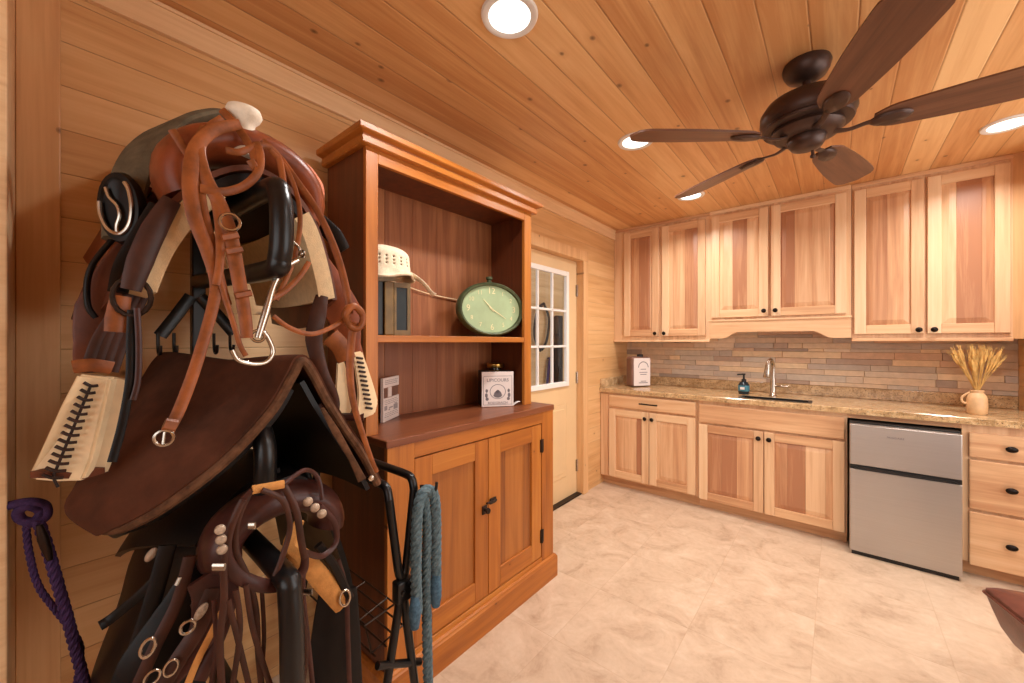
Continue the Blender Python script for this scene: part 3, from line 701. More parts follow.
w_ = wh.build('wheat_sheaf', 'wheat', loc=(vx, vy, 1.0)); tag(w_, 'dried golden wheat bunch standing in the tan jug vase', 'dried flowers')

# ------------------------------------------------------------------ refrigerator
rx0, rx1, ry0, ry1 = .056, .534, 3.285, 3.83
rf = thing('refrigerator', 'compact stainless two door refrigerator under the granite counter', 'refrigerator', ((rx0 + rx1) / 2, 3.55, 0))
MB().box(rx0 + .003, rx1 - .003, ry0 + .055, ry1, .02, .828, .004).build('cabinet', 'black_plastic', rf)
fd = MB().box(rx0, rx1, ry0, ry0 + .05, .572, .826, .005).build('freezer_door', 'steel', rf)
fr_ = MB().box(rx0, rx1, ry0, ry0 + .05, .028, .545, .005).build('fridge_door', 'steel', rf)
MB().box(rx0, rx1, ry0 + .052, ry0 + .30, .828, .834, .002).build('top_trim', 'black_plastic', rf)
MB().box(rx0, rx1, ry0 + .006, ry0 + .05, .545, .572, .003).prism([(rx0 + .02, .546), (rx1 - .01, .546), (rx1 - .03, .56), (rx0 + .04, .566)], 1, ry0 - .006, ry0 + .01).build('handle_strip', 'black_plastic', rf)
MB().box(rx0 + .01, rx1 - .01, ry0 + .02, ry0 + .06, .0, .03).build('kick_plate', 'black_plastic', rf)
text_mb('FRIGIDAIRE', .015, face_frame(((rx0 + rx1) / 2 - .03, ry0 - .0008, .765), (1, 0, 0), (0, 0, 1)), .0005).build('badge', 'print_grey', fd)

# ------------------------------------------------------------------ leather seat at the right edge
ox0, ox1, oy0, oy1 = .41, 1.01, 1.60, 2.225
oR = Matrix.Rotation(math.radians(17.3), 3, 'Z'); oP = Vector((ox0, oy1, 0))
def orot(p): return oR @ (Vector(p) - oP) + oP
ot = thing('ottoman', 'brown leather upholstered seat on black legs, cut off by right edge of view', 'ottoman', tuple(orot(((ox0 + ox1) / 2, (oy0 + oy1) / 2, 0))))
def orr(ins, z, r=.03, n=6):
    pts = []
    for cx2, cy2, a0 in ((ox1 - ins - r, oy1 - ins - r, 0), (ox0 + ins + r, oy1 - ins - r, PI / 2), (ox0 + ins + r, oy0 + ins + r, PI), (ox1 - ins - r, oy0 + ins + r, 1.5 * PI)):
        for k in range(n + 1):
            a = a0 + PI / 2 * k / n; pts.append(orot((cx2 + r * math.cos(a), cy2 + r * math.sin(a), z)))
    return pts
MB().rings([orr(.075, .262), orr(.062, .268), orr(.042, .29), orr(.022, .33), orr(.007, .385), orr(.0, .425, .018)]).build('base', 'chair_leather', ot)
MB().rings([orr(.0, .4255, .018), orr(.001, .442, .018), orr(.012, .452), orr(.06, .462), orr(.16, .468)]).build('cushion', 'chair_leather', ot)
MB().tube(orr(-.002, .427, .018), .005, 8, closed=True).build('piping', 'chair_leather', ot)
for x, y in ((ox0 + .10, oy1 - .10), (ox1 - .10, oy1 - .10), (ox0 + .10, oy0 + .10), (ox1 - .10, oy0 + .10)):
    p = orot((x, y, 0)); MB().lathe([(0, 0), (.018, 0), (.02, .01), (.03, .27), (0, .27)], p, seg=16).build('leg', 'black_plastic', ot)
# ------------------------------------------------------------------ the big wooden hutch
HB = -1.685                                             # back of the hutch
LF = -1.262; UF = -1.375                                # front faces: lower case, upper case
L0, L1 = .805, 1.885; U0, U1 = .785, 1.825
HZ = .985                                               # top of the lower case
hu = thing('hutch', 'tall stained pine hutch with open shelves over two cupboard doors', 'hutch', (-1.47, 1.34, 0))
m = MB(); m.box(HB, LF - .02, L0, L0 + .022, 0, HZ - .03); m.build('side_panel', 'hutch_side_shaded', hu)
m = MB(); m.box(HB, LF - .02, L1 - .022, L1, 0, HZ - .03); m.build('side_panel', 'hutch_side_shaded', hu)
MB().box(HB, HB + .015, L0 + .022, L1 - .022, 0, HZ - .03).build('back_panel', 'hutch_back', hu)
MB().box(HB + .015, LF - .02, L0 + .022, L1 - .022, .12, .14).build('bottom_board', 'hutch_top', hu)
MB().box(HB, LF + .004, L0 - .006, L1 + .006, HZ - .03, HZ, .004).build('worktop', 'hutch_top', hu)
SL, SR = .925, 1.775                                    # inner edges of the lower stiles
pieces('stile', 'hutch', hu, [(LF - .02, LF, L0, SL, .128, HZ - .03, .002), (LF - .02, LF, SR, L1, .128, HZ - .03, .002)])
pieces('face_rail', 'hutch_y', hu, [(LF - .02, LF - .0005, SL, SR, .895, HZ - .03, .002), (LF - .02, LF - .0005, SL, SR, .128, .15, .002)])
PP = [Vector((HB, L0, 0)), Vector((LF, L0, 0)), Vector((LF, L1, 0)), Vector((HB, L1, 0))]
def plr(o, z): return [Vector((HB, L0 - o, z)), Vector((LF + o, L0 - o, z)), Vector((LF + o, L1 + o, z)), Vector((HB, L1 + o, z))]
m = MB(); rg = [plr(-.004, 0), plr(.018, 0), plr(.018, .112), plr(.014, .118), plr(.012, .124), plr(.004, .13), plr(-.004, .13)]
m.rings([list(c) for c in zip(*rg)]); m.build('plinth', 'hutch_y', hu, smooth=False)
MID = 1.345
def hdoor(y0, y1, hinge_side):
    st = .085
    d_ = MB().box(LF - .0205, LF - .014, y0 + st - .004, y1 - st + .004, .155 + st, .89 - st + .004).build('door', 'hutch_panel', hu)
    pieces('stile', 'hutch', d_, [(LF - .022, LF - .003, y0, y0 + st, .155, .89, .003), (LF - .022, LF - .003, y1 - st, y1, .155, .89, .003)])
    pieces('rail', 'hutch_y', d_, [(LF - .022, LF - .0035, y0 + st, y1 - st, .155, .155 + st * 1.1, .003), (LF - .022, LF - .0035, y0 + st, y1 - st, .89 - st, .89, .003)])
    if hinge_side:
        for z in (.27, .77):
            MB().box(LF - .003, LF + .003, y1 - .012, y1 + .016, z - .035, z + .035).tube([(LF + .003, y1 + .001, z - .037), (LF + .003, y1 + .001, z + .037)], .005, 8).build('hinge', 'dark_iron', d_)
    return d_
da = hdoor(SL + .003, MID - .002, False); dbb = hdoor(MID + .002, SR - .003, True)
kz = .565
m = MB(); m.lathe([(0, 0), (.016, 0), (.017, .004), (.008, .008), (.008, .016), (.014, .022), (.012, .03), (0, .032)], (LF - .003, MID - .028, kz), (1, 0, 0), 18); m.box(LF - .003, LF + .003, MID - .045, MID - .012, kz - .02, kz + .02, .002); m.build('knob', 'dark_iron', da)
m = MB(); m.box(LF - .004, LF + .004, MID + .006, MID + .05, kz + .012, kz + .04, .003); m.tube([(LF + .006, MID - .02, kz + .028), (LF + .008, MID + .045, kz + .026)], .005, 8); m.build('latch', 'dark_iron', dbb)
# upper case
UT = 2.075
MB().box(HB, UF - .02, U0, U0 + .022, HZ, UT + .03).build('side_panel', 'hutch_side_shaded', hu)
MB().box(HB, UF - .02, U1 - .022, U1, HZ, UT + .03).build('side_panel', 'hutch_side_shaded', hu)
MB().box(HB, HB + .014, U0 + .022, U1 - .022, HZ, UT + .03).build('back_panel', 'hutch_back', hu)
MB().box(HB + .014, UF - .02, U0 + .022, U1 - .022, UT, UT + .02).build('top_board', 'hutch_side_shaded', hu)
pieces('stile', 'hutch', hu, [(UF - .02, UF, U0, U0 + .052, HZ, UT + .04, .002), (UF - .02, UF, U1 - .062, U1, HZ, UT + .04, .002)])
MB().box(UF - .02, UF - .0005, U0 + .052, U1 - .062, UT - .035, UT + .04, .002).build('head_rail', 'hutch_y', hu)
MB().box(HB + .014, UF - .004, U0 + .022, U1 - .022, 1.343, 1.372, .003).build('shelf', 'hutch_y', hu)
cp = [(0, 0), (.020, 0), (.026, .004), (.026, .026), (.022, .030), (.024, .034), (.044, .040), (.048, .044), (.048, .062), (.0, .062)]
z0 = UT + .014
def cprof(off): return [(p[0], z0 + p[1]) for p in cp]
cm = MB()
ring = []
for a, zz in cprof(0):
    ring.append([Vector((HB, U0 - a, zz)), Vector((UF + a, U0 - a, zz)), Vector((UF + a, U1 + a, zz)), Vector((HB, U1 + a, zz))])
for i in range(len(ring) - 1):
    for k in range(3): cm.quad(ring[i][k], ring[i][k + 1], ring[i + 1][k + 1], ring[i + 1][k])
cm.quad(*ring[-2]); cm.build('cornice', 'hutch_y', hu)

# things on the hutch
ck = thing('clock', 'oval green metal clock with pale dial standing on the hutch shelf', 'clock', (-1.49, 1.575, 1.372))
ca = math.radians(-18); cr_ = Matrix.Rotation(ca, 3, 'Z'); cn_ = cr_ @ Vector((1, 0, .04)); cn_.normalize(); cc = Vector((-1.485, 1.60, 1.527)); ch_ = cr_ @ Vector((0, 1, 0)); cu_ = cn_.cross(ch_)
if cu_.z < 0: cu_ = -cu_
def ell(prof, nm, mat, par):
    return MB().lathe(prof, cc, cn_, 48, sx=1.40, ref=ch_).build(nm, mat, par)
ell([(.108, -.055), (.128, -.055), (.144, -.03), (.150, .0), (.148, .018), (.141, .026), (.133, .022), (.130, .008)], 'case', 'clock_green', ck)
ell([(0, -.054), (.11, -.054)], 'back_plate', 'clock_green', ck)
dial = ell([(.0, .0085), (.131, .008), (.131, .004), (0, .004)], 'dial', 'clock_face', ck)
for k in range(12):
    a = math.radians(90 - 30 * (k + 1)); p = cc + cn_ * .0092 + ch_ * math.cos(a) * .144 + cu_ * math.sin(a) * .101
    text_mb(str(k + 1), .05 if (k + 1) % 3 == 0 else .034, face_frame(p, ch_, cu_), .0006).build('numeral', 'clock_num', dial)
hd = MB()
for a, L, w2 in ((math.radians(130), .07, .010), (math.radians(-35), .09, .008)):
    dv = ch_ * math.cos(a) * 1.2 + cu_ * math.sin(a); hd.strap([cc + cn_ * .012 - dv * .015, cc + cn_ * .012 + dv * L], [w2, .003], .0015, ch_.cross(dv).cross(dv) * 0 + cn_.cross(dv), sm=0)
hd.build('hands', 'clock_num', dial)
MB().lathe([(0, .137), (.014, .145), (.016, .157), (.010, .163), (.018, .171), (.018, .183), (0, .187)], cc - cn_ * .015, cu_, 18).build('winder', 'clock_green', ck)

# dark box with gilt edge, bonnet on top
bx = thing('shadow_box', 'dark glazed box with olive gilt frame at left end of hutch shelf', 'box', (-1.50, .95, 1.372))
q = Matrix.Rotation(math.radians(-14), 3, 'Z'); pv = (-1.50, .95, 0)
b0_, b1_, c0_, c1_, e0, e1 = -1.60, -1.435, .872, 1.035, 1.373, 1.598
MB().box(b0_, b1_ - .012, c0_ + .004, c1_ - .004, e0, e1, .003, rot=q, piv=pv).build('case', 'black_plastic', bx)
m = MB(); m.box(b1_ - .012, b1_ + .002, c0_ + .05, c0_ + .09, e0, e1, .004, rot=q, piv=pv); m.build('gilt_strip', 'olive_wood', bx)
m = MB()
for k in (0,): m.rings([[Vector((q @ (Vector((x, y, 0)) - Vector(pv)) + Vector(pv)).to_tuple()[:2] + (z,)) for x, y, z in ((b1_ - .012, yo, zo), (b1_ - .001, yo, zo), (b1_ - .001, yi, zi), (b1_ - .012, yi, zi))] for yo, zo, yi, zi in ((c0_ + .092, e0, c0_ + .102, e0 + .022), (c1_, e0, c1_ - .014, e0 + .022), (c1_, e1, c1_ - .014, e1 - .022), (c0_ + .092, e1, c0_ + .102, e1 - .022))], closed=True)
m.build('frame', 'olive_wood', bx, smooth=False)
MB().box(b1_ - .0115, b1_ - .006, c0_ + .1, c1_ - .01, e0 + .01, e1 - .01, rot=q, piv=pv).build('glass_front', 'dark_glass', bx)
hc = Vector((-1.505, .962, 1.615)); ht = thing('bonnet', 'cream crochet bonnet sitting on the dark box on hutch shelf', 'hat', tuple(hc))
def hatf(u, v):
    a = u * 2 * PI
    if v < .5: r = .090 * math.sin(v / .5 * PI / 2) ** .85; z = .088 + .052 * max(0.0, math.cos(v / .5 * PI / 2)) ** .8
    elif v < .85: f = (v - .5) / .35; r = .090 + .004 * f; z = .088 - .058 * f
    else: f = (v - .85) / .15; r = .094 + .010 * f; z = .030 - .028 * f
    wob = 1 + .04 * math.sin(3 * a + 1) + .025 * math.sin(5 * a) + (.05 * math.sin(7 * a) if v > .9 else 0)
    x = r * math.cos(a) * wob; y = r * 1.12 * math.sin(a) * wob
    tilt = -.10 * y - .06 * x
    return hc + Vector((x, y - .012 * z, z + tilt * (z / .13) + (.008 * math.sin(a * 3 + .5) if v > .9 else 0) + .004))
hm = MB(); NU, NV = 84, 22
pts = [[hatf(i / NU, (j + .02) / NV) for j in range(NV + 1)] for i in range(NU)]
vv = [[hm.b.verts.new(p) for p in r] for r in pts]
for i in range(NU):
    for j in range(NV):
        if j in (11, 13, 15) and i % 4 == 0: continue      # open eyelets of the crochet
        f_ = hm.b.faces.new((vv[i][j], vv[(i + 1) % NU][j], vv[(i + 1) % NU][j + 1], vv[i][j + 1])); f_.smooth = True
hm.b.faces.new([vv[i][0] for i in range(NU)])
ho = hm.build('crown', 'lace_white', ht); sd = ho.modifiers.new('s', 'SOLIDIFY'); sd.thickness = .004
MB().tube([hatf(k / 40, 1) + Vector((0, 0, .003)) for k in range(40)], .006, 8, closed=True).build('brim_edge', 'lace_white', ht)
MB().strap([hc + Vector(p) for p in ((.06, .075, .025), (.09, .095, .005), (.105, .12, -.02), (.11, .15, -.05), (.112, .165, -.06))], [.03, .022, .02, .03], .006, (1, 0, .4), sm=5).build('chin_strap', 'lace_white', ht)

cord = [(-1.63, 1.03, 1.64), (-1.655, 1.12, 1.632), (-1.66, 1.3, 1.60), (-1.66, 1.5, 1.585), (-1.655, 1.66, 1.575), (-1.66, 1.80, 1.56)]
m = MB(); m.tube(cord, .0028, 8, sm=6)
for y in (1.03, 1.795): m.tube([(-1.6705, y, 1.64 if y < 1.2 else 1.56), (-1.655, y, 1.64 if y < 1.2 else 1.56)], .004, 8)
tag(m.build('cord', 'rawhide', loc=(-1.66, 1.4, 1.58)), 'pale string stretched across the back of the hutch between bonnet and clock', 'cord')

# tin with printed label, jar behind, feather
tc_ = Vector((-1.50, 1.655, HZ)); q = Matrix.Rotation(math.radians(-37), 3, 'Z')
tn = thing('tin', 'white square printed tin standing on the worktop of the hutch', 'tin', tuple(tc_))
MB().box(tc_.x - .075, tc_.x + .06, tc_.y - .09, tc_.y + .09, HZ + .001, HZ + .196, .004, rot=q, piv=tuple(tc_)).build('body', 'black_plastic', tn)
lb = MB().box(tc_.x + .056, tc_.x + .0625, tc_.y - .0895, tc_.y + .0895, HZ + .002, HZ + .195, .001, rot=q, piv=tuple(tc_)).build('label', 'paper_white', tn)
tnn = q @ Vector((1, 0, 0)); tr = q @ Vector((0, 1, 0)); tf = tc_ + tnn * .0628
pr = text_mb('LIPICOURS', .026, face_frame(tf + Vector((0, 0, .148)), tr, (0, 0, 1)))
text_mb('RODGRACH', .02, face_frame(tf + Vector((0, 0, .022)), tr, (0, 0, 1)), mb=pr)
def onlab(u, w): return tf + tr * u + Vector((0, 0, w))
def ringl(mb, u, w, r1, r2, a0=0, a1=2 * PI, n=24, asp=1.0):
    for k in range(n):
        a = a0 + (a1 - a0) * k / n; b = a0 + (a1 - a0) * (k + 1) / n
        mb.quad(onlab(u + r1 * math.cos(a) * asp, w + r1 * math.sin(a)), onlab(u + r2 * math.cos(a) * asp, w + r2 * math.sin(a)), onlab(u + r2 * math.cos(b) * asp, w + r2 * math.sin(b)), onlab(u + r1 * math.cos(b) * asp, w + r1 * math.sin(b)))
ringl(pr, 0, .085, .038, .041, asp=1.1); ringl(pr, 0, .085, .0, .01); ringl(pr, 0, .068, .0, .022, 0, PI); ringl(pr, 0, .068, .0, .017, PI, 2 * PI, asp=1.5)
for sgn in (-1, 1):
    ringl(pr, sgn * .062, .09, 0, .010, asp=.7); ringl(pr, sgn * .064, .065, 0, .013, asp=.6); ringl(pr, sgn * .06, .045, 0, .009)
    pr.quad(onlab(sgn * .079, .012), onlab(sgn * .081, .012), onlab(sgn * .081, .17), onlab(sgn * .079, .17))
for w_ in (.012, .17): pr.quad(onlab(-.079, w_), onlab(.079, w_), onlab(.079, w_ + .002), onlab(-.079, w_ + .002))
pr.build('print', 'print_grey', lb)
jp = tc_ + tnn * -.125 + tr * .02
jr = thing('jar', 'dark glass jar with brass lid behind the white tin on hutch', 'jar', (jp.x, jp.y, HZ))
MB().lathe([(0, HZ + .001), (.04, HZ + .001), (.045, HZ + .01), (.045, HZ + .175), (.038, HZ + .2), (.038, HZ + .212), (0, HZ + .212)], (jp.x, jp.y, 0), seg=28).build('glass', 'jar_glass', jr)
MB().lathe([(0, HZ + .207), (.048, HZ + .207), (.05, HZ + .212), (.05, HZ + .228), (.044, HZ + .233), (0, HZ + .233)], (jp.x, jp.y, 0), seg=28).build('lid', 'brass', jr)
fp = tc_ + tr * .095 + tnn * .03 + Vector((0, 0, .004))
m = MB(); m.strap([fp, fp + tr * .02 + Vector((0, 0, .014)), fp + tr * .04 + Vector((0, 0, .018))], [.03, .03, .012], .004, tnn, sm=4)
tag(m.build('paper_tag', 'paper_white', loc=tuple(fp)), 'small white paper tag at the foot of the printed tin', 'tag')

# printed card display, window cut in its middle
pd = Vector((-.548, .845, 0)).normalized(); pn = Vector((.845, .548, 0)); p0 = oZ(378.5, 423.5, HZ)
p0 = Vector((p0.x, p0.y, HZ + .001)) + pd * .012 + pn * .016; Wc = .172
cd = thing('card_display', 'white printed card packet with a window, leaning at left of hutch worktop', 'packet', tuple(p0 + pd * Wc / 2))
def slab(mb, a, b, z0, z1, n0, n1):
    t = bmesh.new(); vs = [t.verts.new(p0 + pd * x + pn * y + Vector((0, 0, z))) for z in (z0, z1) for y in (n0, n1) for x in (a, b)]
    for qd in ((0, 2, 3, 1), (4, 5, 7, 6), (0, 1, 5, 4), (2, 6, 7, 3), (0, 4, 6, 2), (1, 3, 7, 5)): t.faces.new([vs[i] for i in qd])
    mb.merge(t)
m = MB(); slab(m, 0, Wc, 0, .105, -.012, 0); slab(m, 0, .006, .105, .152, -.012, 0); slab(m, 0, Wc, .152, .196, -.012, 0); m.build('card', 'paper_white', cd)
m = MB(); slab(m, .006, Wc - .004, .105, .152, -.010, -.004); m.build('window', 'crock_brown', cd)
m = MB(); slab(m, .055, .092, .107, .15, -.004, -.001); m.build('inlay', 'paper_white', cd)
m = MB()
rnc = random.Random(5)
for z in (.166, .174, .182): 
    x = .02
    while x < .15: ln = rnc.uniform(.008, .02); slab(m, x, min(x + ln, .155), z, z + .003, 0, .0007); x += ln + .005
for z in (.018, .026, .034, .076, .084, .092):
    x = .014
    while x < .15: ln = rnc.uniform(.01, .03); slab(m, x, min(x + ln, .158), z, z + .0026, 0, .0007); x += ln + .006
for x0_, x1_, a, b in ((.012, .04, .05, .07), (.055, .07, .046, .052), (.06, .10, .054, .06), (.11, .155, .042, .066), (.12, .15, .068, .072)): slab(m, x0_, x1_, a, b, 0, .0008)
m.build('print', 'print_soft', cd)
# ------------------------------------------------------------------ saddle rack and tack by the left wall
AY = .325                                               # the rack's centre line runs out from the wall along X
CAMP = Vector((0, 0, CAMH))
def pxs(pts, X=None):
    r = []
    for p in pts: r.append(oX(p[0], p[1], p[2] if len(p) > 2 else X))
    return r
def pstrap(mb, pts, w, X=None, th=.004, sm=6, mi=0, closed=False, roll=0.0):
    """strap through points read off the photograph, each on the plane x = X; its flat side turned to the room"""
    P = smooth_pts(pxs(pts, X), sm, closed) if sm else pxs(pts, X)
    N = len(P); WD = []
    for i in range(N):
        t = (P[(i + 1) % N] - P[i - 1]) if closed else (P[min(i + 1, N - 1)] - P[max(i - 1, 0)])
        v = Vector((-1, .25, -.1)) if False else (P[i] - CAMP).normalized()
        a = t.cross(v).normalized()
        if roll: a = Matrix.Rotation(roll, 3, t.normalized()) @ a
        WD.append(a)
    if isinstance(w, (list, tuple)): pass
    mb.strap(P, w, th, WD, closed=closed, sm=0, mi=mi); return P
def ptube(mb, pts, r, X=None, seg=10, sm=6, closed=False): mb.tube(pxs(pts, X), r, seg, closed=closed, sm=sm)
def buckle(mb, c, r, up, nrm, w=.003, asp=1.0):
    """a small rectangular-round wire ring"""
    u = Vector(up).normalized(); n = Vector(nrm).normalized(); s = u.cross(n)
    mb.tube([Vector(c) + u * math.cos(2 * PI * k / 16) * r * asp + s * math.sin(2 * PI * k / 16) * r for k in range(16)], w, 6, closed=True)
def disc(mb, c, r, nrm, th=.005, sx=1.0, ref=None):
    mb.lathe([(0, -th), (r, -th), (r, 0), (r * .8, th * .7), (0, th)], c, nrm, 20, sx=sx, ref=ref)
VIEW = Vector((.93, -.28, .0)).normalized()              # out of the rack toward the room

rk = thing('saddle_rack', 'black steel saddle rack with three rounded arms and hooks by left wall', 'rack', (-1.6, AY, 0))
MB().box(-1.62, -1.585, AY - .018, AY + .018, 0.03, 1.70, .004).build('post', 'black_tube', rk)
MB().box(-1.66, -.95, AY - .02, AY + .02, .0, .035, .005).build('floor_bar', 'black_tube', rk)
for x in (-1.64, -.97): MB().box(x - .02, x + .02, AY - .22, AY + .20, .0, .034, .005).build('foot_bar', 'black_tube', rk)
def arm(z0, z1, xf, xb=-1.59, dz=.035, r=.023, sag=0):
    pts = [(xb, AY, z0 + dz), (-1.3, AY, z0 + dz * .5), (xf - .06, AY, z0), (xf - .012, AY, z0 + .02), (xf, AY, (z0 + z1) / 2), (xf - .012, AY, z1 - .03), (xf - .06, AY, z1), (-1.25, AY, z1 + .012), (xb, AY, z1 + .02)]
    return MB().tube(pts, r, 14, sm=6).build('arm', 'black_tube', rk)
arm(1.505, 1.685, -.905); arm(.99, 1.15, -1.0, dz=.0); arm(.40, .855, -.85, dz=.0)
for a in ([(200, 296), (217, 314), (234, 334)], [(191, 296), (176, 316), (160, 336)]):
    m = MB(); m.strap(pxs(a, -1.58), .034, .006, (0, .7, .7) if a[0][0] > 195 else (0, -.7, .7), sm=0); br = m.build('brace', 'black_tube', rk)
for px in (158, 174, 214, 230):
    h = MB(); p = oX(px, 337, -1.575); h.tube([p + Vector((0, 0, .012)), p + Vector((.002, 0, -.03)), p + Vector((.014, 0, -.052)), p + Vector((.034, 0, -.048)), p + Vector((.04, 0, -.026))], .0045, 8, sm=4); h.build('hook', 'black_tube', rk)

# --- western saddle on the top arm
ws = thing('western_saddle', 'russet western saddle with white horn and cream fleece, on the top rack arm', 'saddle', (-1.3, AY, 1.4))
ARCH = smooth_pts([(0, .085, 1.34), (0, .105, 1.44), (0, .138, 1.55), (0, .19, 1.645), (0, .255, 1.715), (0, .322, 1.742), (0, .395, 1.718), (0, .455, 1.65), (0, .492, 1.55), (0, .515, 1.45), (0, .53, 1.34)], 5)
def arch(v, a=0.0, b=1.0):
    f = (a + (b - a) * v) * (len(ARCH) - 1); i = min(int(f), len(ARCH) - 2); return ARCH[i].lerp(ARCH[i + 1], f - i)
def skirtf(x0, x1, off, a, b, flare=.10):
    def fn(u, v):
        e = EXT * min(1, u * 2.2) if EXT else 0; p = arch(v, a - e, b + e); d = Vector((0, p.y - .322, p.z - 1.5)); d.normalize()
        k = u; side = (p.y - .322)
        return Vector((x0 + (x1 - x0) * u - .03 * (abs(side) / .2) ** 2 * (1 - u), p.y + d.y * off + side * flare * k, p.z + d.z * off - .015 * math.sin(PI * u) + .02 * u))
    return fn
EXT = 0
for a_, b_ in ((.115, .36), (.665, .885)): MB().grid(skirtf(-1.03, -1.60, .0, a_, b_), 12, 22, .042, side=-1).build('fleece_lining', 'fleece', ws)
MB().grid(skirtf(-1.05, -1.60, -.004, .35, .675), 12, 22, .02, side=-1).build('gullet_lining', 'black_leather', ws)
EXT = .055
MB().grid(skirtf(-1.045, -1.63, .014, .115, .885, .14), 14, 44, .012, side=-1).build('skirt', 'brown_leather', ws)
sw = MB(); rg = []
for k in range(25):
    a = math.radians(-24 + 228 * k / 24); cy, cz = AY + .142 * math.cos(a), 1.712 + .105 * math.sin(a)
    rad = .046 + .012 * math.sin(max(0, min(PI, a))) ; ux = Vector((1, 0, 0)); ur = Vector((0, math.cos(a), math.sin(a)))
    rg.append([Vector((-1.125, cy, cz)) + ux * math.cos(2 * PI * j / 16) * (rad * 1.5) + ur * math.sin(2 * PI * j / 16) * rad * .8 for j in range(16)])
sw.rings(rg).build('swell', 'russet', ws)
def seatf(u, v):
    x = -1.16 - .46 * u; s = v * 2 - 1
    zc = 1.845 - .055 * math.sin(PI * min(u / .7, 1)) + (.11 * max(0, u - .55) / .45)
    y = AY + s * (.125 + .06 * math.sin(PI * u)); return Vector((x, y, zc - .16 * abs(s) ** 2.2))
MB().grid(seatf, 16, 16, .03).build('seat', 'russet', ws)
cn = MB(); rg = []
for k in range(19):
    a = math.radians(8 + 164 * k / 18); rg.append([Vector((-1.60 + .02 * math.cos(2 * PI * j / 10), AY + (.19 + .022 * math.sin(2 * PI * j / 10)) * math.cos(a), 1.73 + (.155 + .022 * math.sin(2 * PI * j / 10)) * math.sin(a))) for j in range(10)])
cn.rings(rg).build('cantle', 'brown_leather', ws)
hp = oX(243, 137, -1.07)
hax = Vector((.05, .02, 1)).normalized()
MB().lathe([(0, -.045), (.028, -.045), (.024, -.015), (.022, .018), (.024, .032), (.033, .042), (.037, .052), (.033, .064), (.016, .07), (0, .071)], hp, hax, 28).build('horn', 'horn_white', ws)
jk = MB()
def jockf(sgn):
    def fn(u, v):
        x = -1.2 - .36 * u; return Vector((x, AY + sgn * (.175 + .05 * v + .03 * u), 1.70 - .17 * v * (1 - .25 * (2 * u - 1) ** 2)))
    return fn
for sgn in (-1, 1): MB().grid(jockf(sgn), 8, 6, .012, side=-sgn).build('seat_jockey', 'russet', ws)
m = MB(); pstrap(m, [(292, 160, -1.2), (304, 172, -1.2), (314, 188, -1.2), (318, 204, -1.2)], [.03, .05, .055, .03], th=.02); m.build('suede_cushion', 'pink', ws)
# strings, latigo keeper and fenders
m = MB(); pstrap(m, [(150, 232, -1.22), (128, 268, -1.22), (106, 312, -1.22), (94, 345, -1.22), (92, 372, -1.2)], [.05, .085, .095, .06, .05], th=.01); m.build('fender', 'brown_leather', ws)
m = MB(); pstrap(m, [(300, 235, -1.12), (322, 275, -1.12), (342, 310, -1.12), (352, 345, -1.12), (358, 360, -1.12)], [.05, .085, .10, .05, .04], th=.01); m.build('fender', 'russet', ws)
m = MB()
for o, c in ((0, 0), (9, -3), (18, -2), (27, 2)):
    pstrap(m, [(146 + o * .5, 250 + c, -1.17), (122 + o * .7, 300 + c, -1.17), (98 + o, 338, -1.17), (86 + o * 1.0, 372, -1.17)], .018, th=.004)
ml = m.build('stirrup_leather', 'dark_leather', ws); ml['kind'] = 'thing'; del ml['kind']
m = MB(); pstrap(m, [(73, 367, -1.155), (92, 365, -1.15), (112, 368, -1.155)], .026, th=.008, sm=3); m.build('stirrup_keeper', 'tan_leather', ws)
# left stirrup: laced outer side, tread, inner side
def plate(poly, X, th, nrm):
    t = bmesh.new(); P = [oX(a, b, c) for a, b, c in poly]; n = Vector(nrm).normalized() * th
    lo = [t.verts.new(p) for p in P]; hi = [t.verts.new(p + n) for p in P]; k = len(P)
    t.faces.new(lo); t.faces.new(hi[::-1])
    for i in range(k): t.faces.new((lo[i], hi[i], hi[(i + 1) % k], lo[(i + 1) % k]))
    bmesh.ops.recalc_face_normals(t, faces=t.faces[:]); bmesh.ops.bevel(t, geom=t.edges[:], offset=.004, segments=2, affect='EDGES'); return t
XS = -1.15
sp = [(76, 374, XS), (110, 378, XS + .005), (101, 420, XS + .01), (90, 462, XS + .015), (82, 481, XS + .015), (55, 482, XS), (31, 480, XS - .015), (28, 474, XS - .015), (44, 440, XS - .01), (60, 405, XS)]
m = MB(); m.merge(plate(sp, XS, .022, (-.75, .66, 0))); st = m.build('stirrup', 'rawhide', ws)
ctr = [(91 - 38 * k / 13.0, 384 + 92 * k / 13.0) for k in range(14)]
m = MB()
for k, (a, b) in enumerate(ctr):
    hw = 7 + 3.5 * k / 13
    m.tube([oX(a - hw, b - 1.5, XS + .009), oX(a, b + 2, XS + .013), oX(a + hw, b + 1.5, XS + .012)], .0032, 6, sm=3)
m.tube([oX(a, b + 1, XS + .008) for a, b in ctr] + [oX(58, 487, XS + .008)], .0026, 6)
m.build('lacing', 'lace', st)
inn = [oX(a, b, c) + Vector((-.018, .030, 0)) for a, b, c in ((84, 378, XS), (108, 382, XS), (90, 460, XS), (82, 479, XS), (45, 479, XS), (50, 450, XS))]
m = MB(); t = bmesh.new(); lo = [t.verts.new(p) for p in inn]; hi = [t.verts.new(p + Vector((-.009, .008, 0))) for p in inn]; t.faces.new(lo); t.faces.new(hi[::-1])
for i in range(6): t.faces.new((lo[i], hi[i], hi[(i + 1) % 6], lo[(i + 1) % 6]))
m.merge(t); m.build('inner_side', 'rawhide', st)
a0 = oX(30, 478, XS); a1 = oX(84, 479, XS + .01); bk = Vector((-.018, .030, 0))
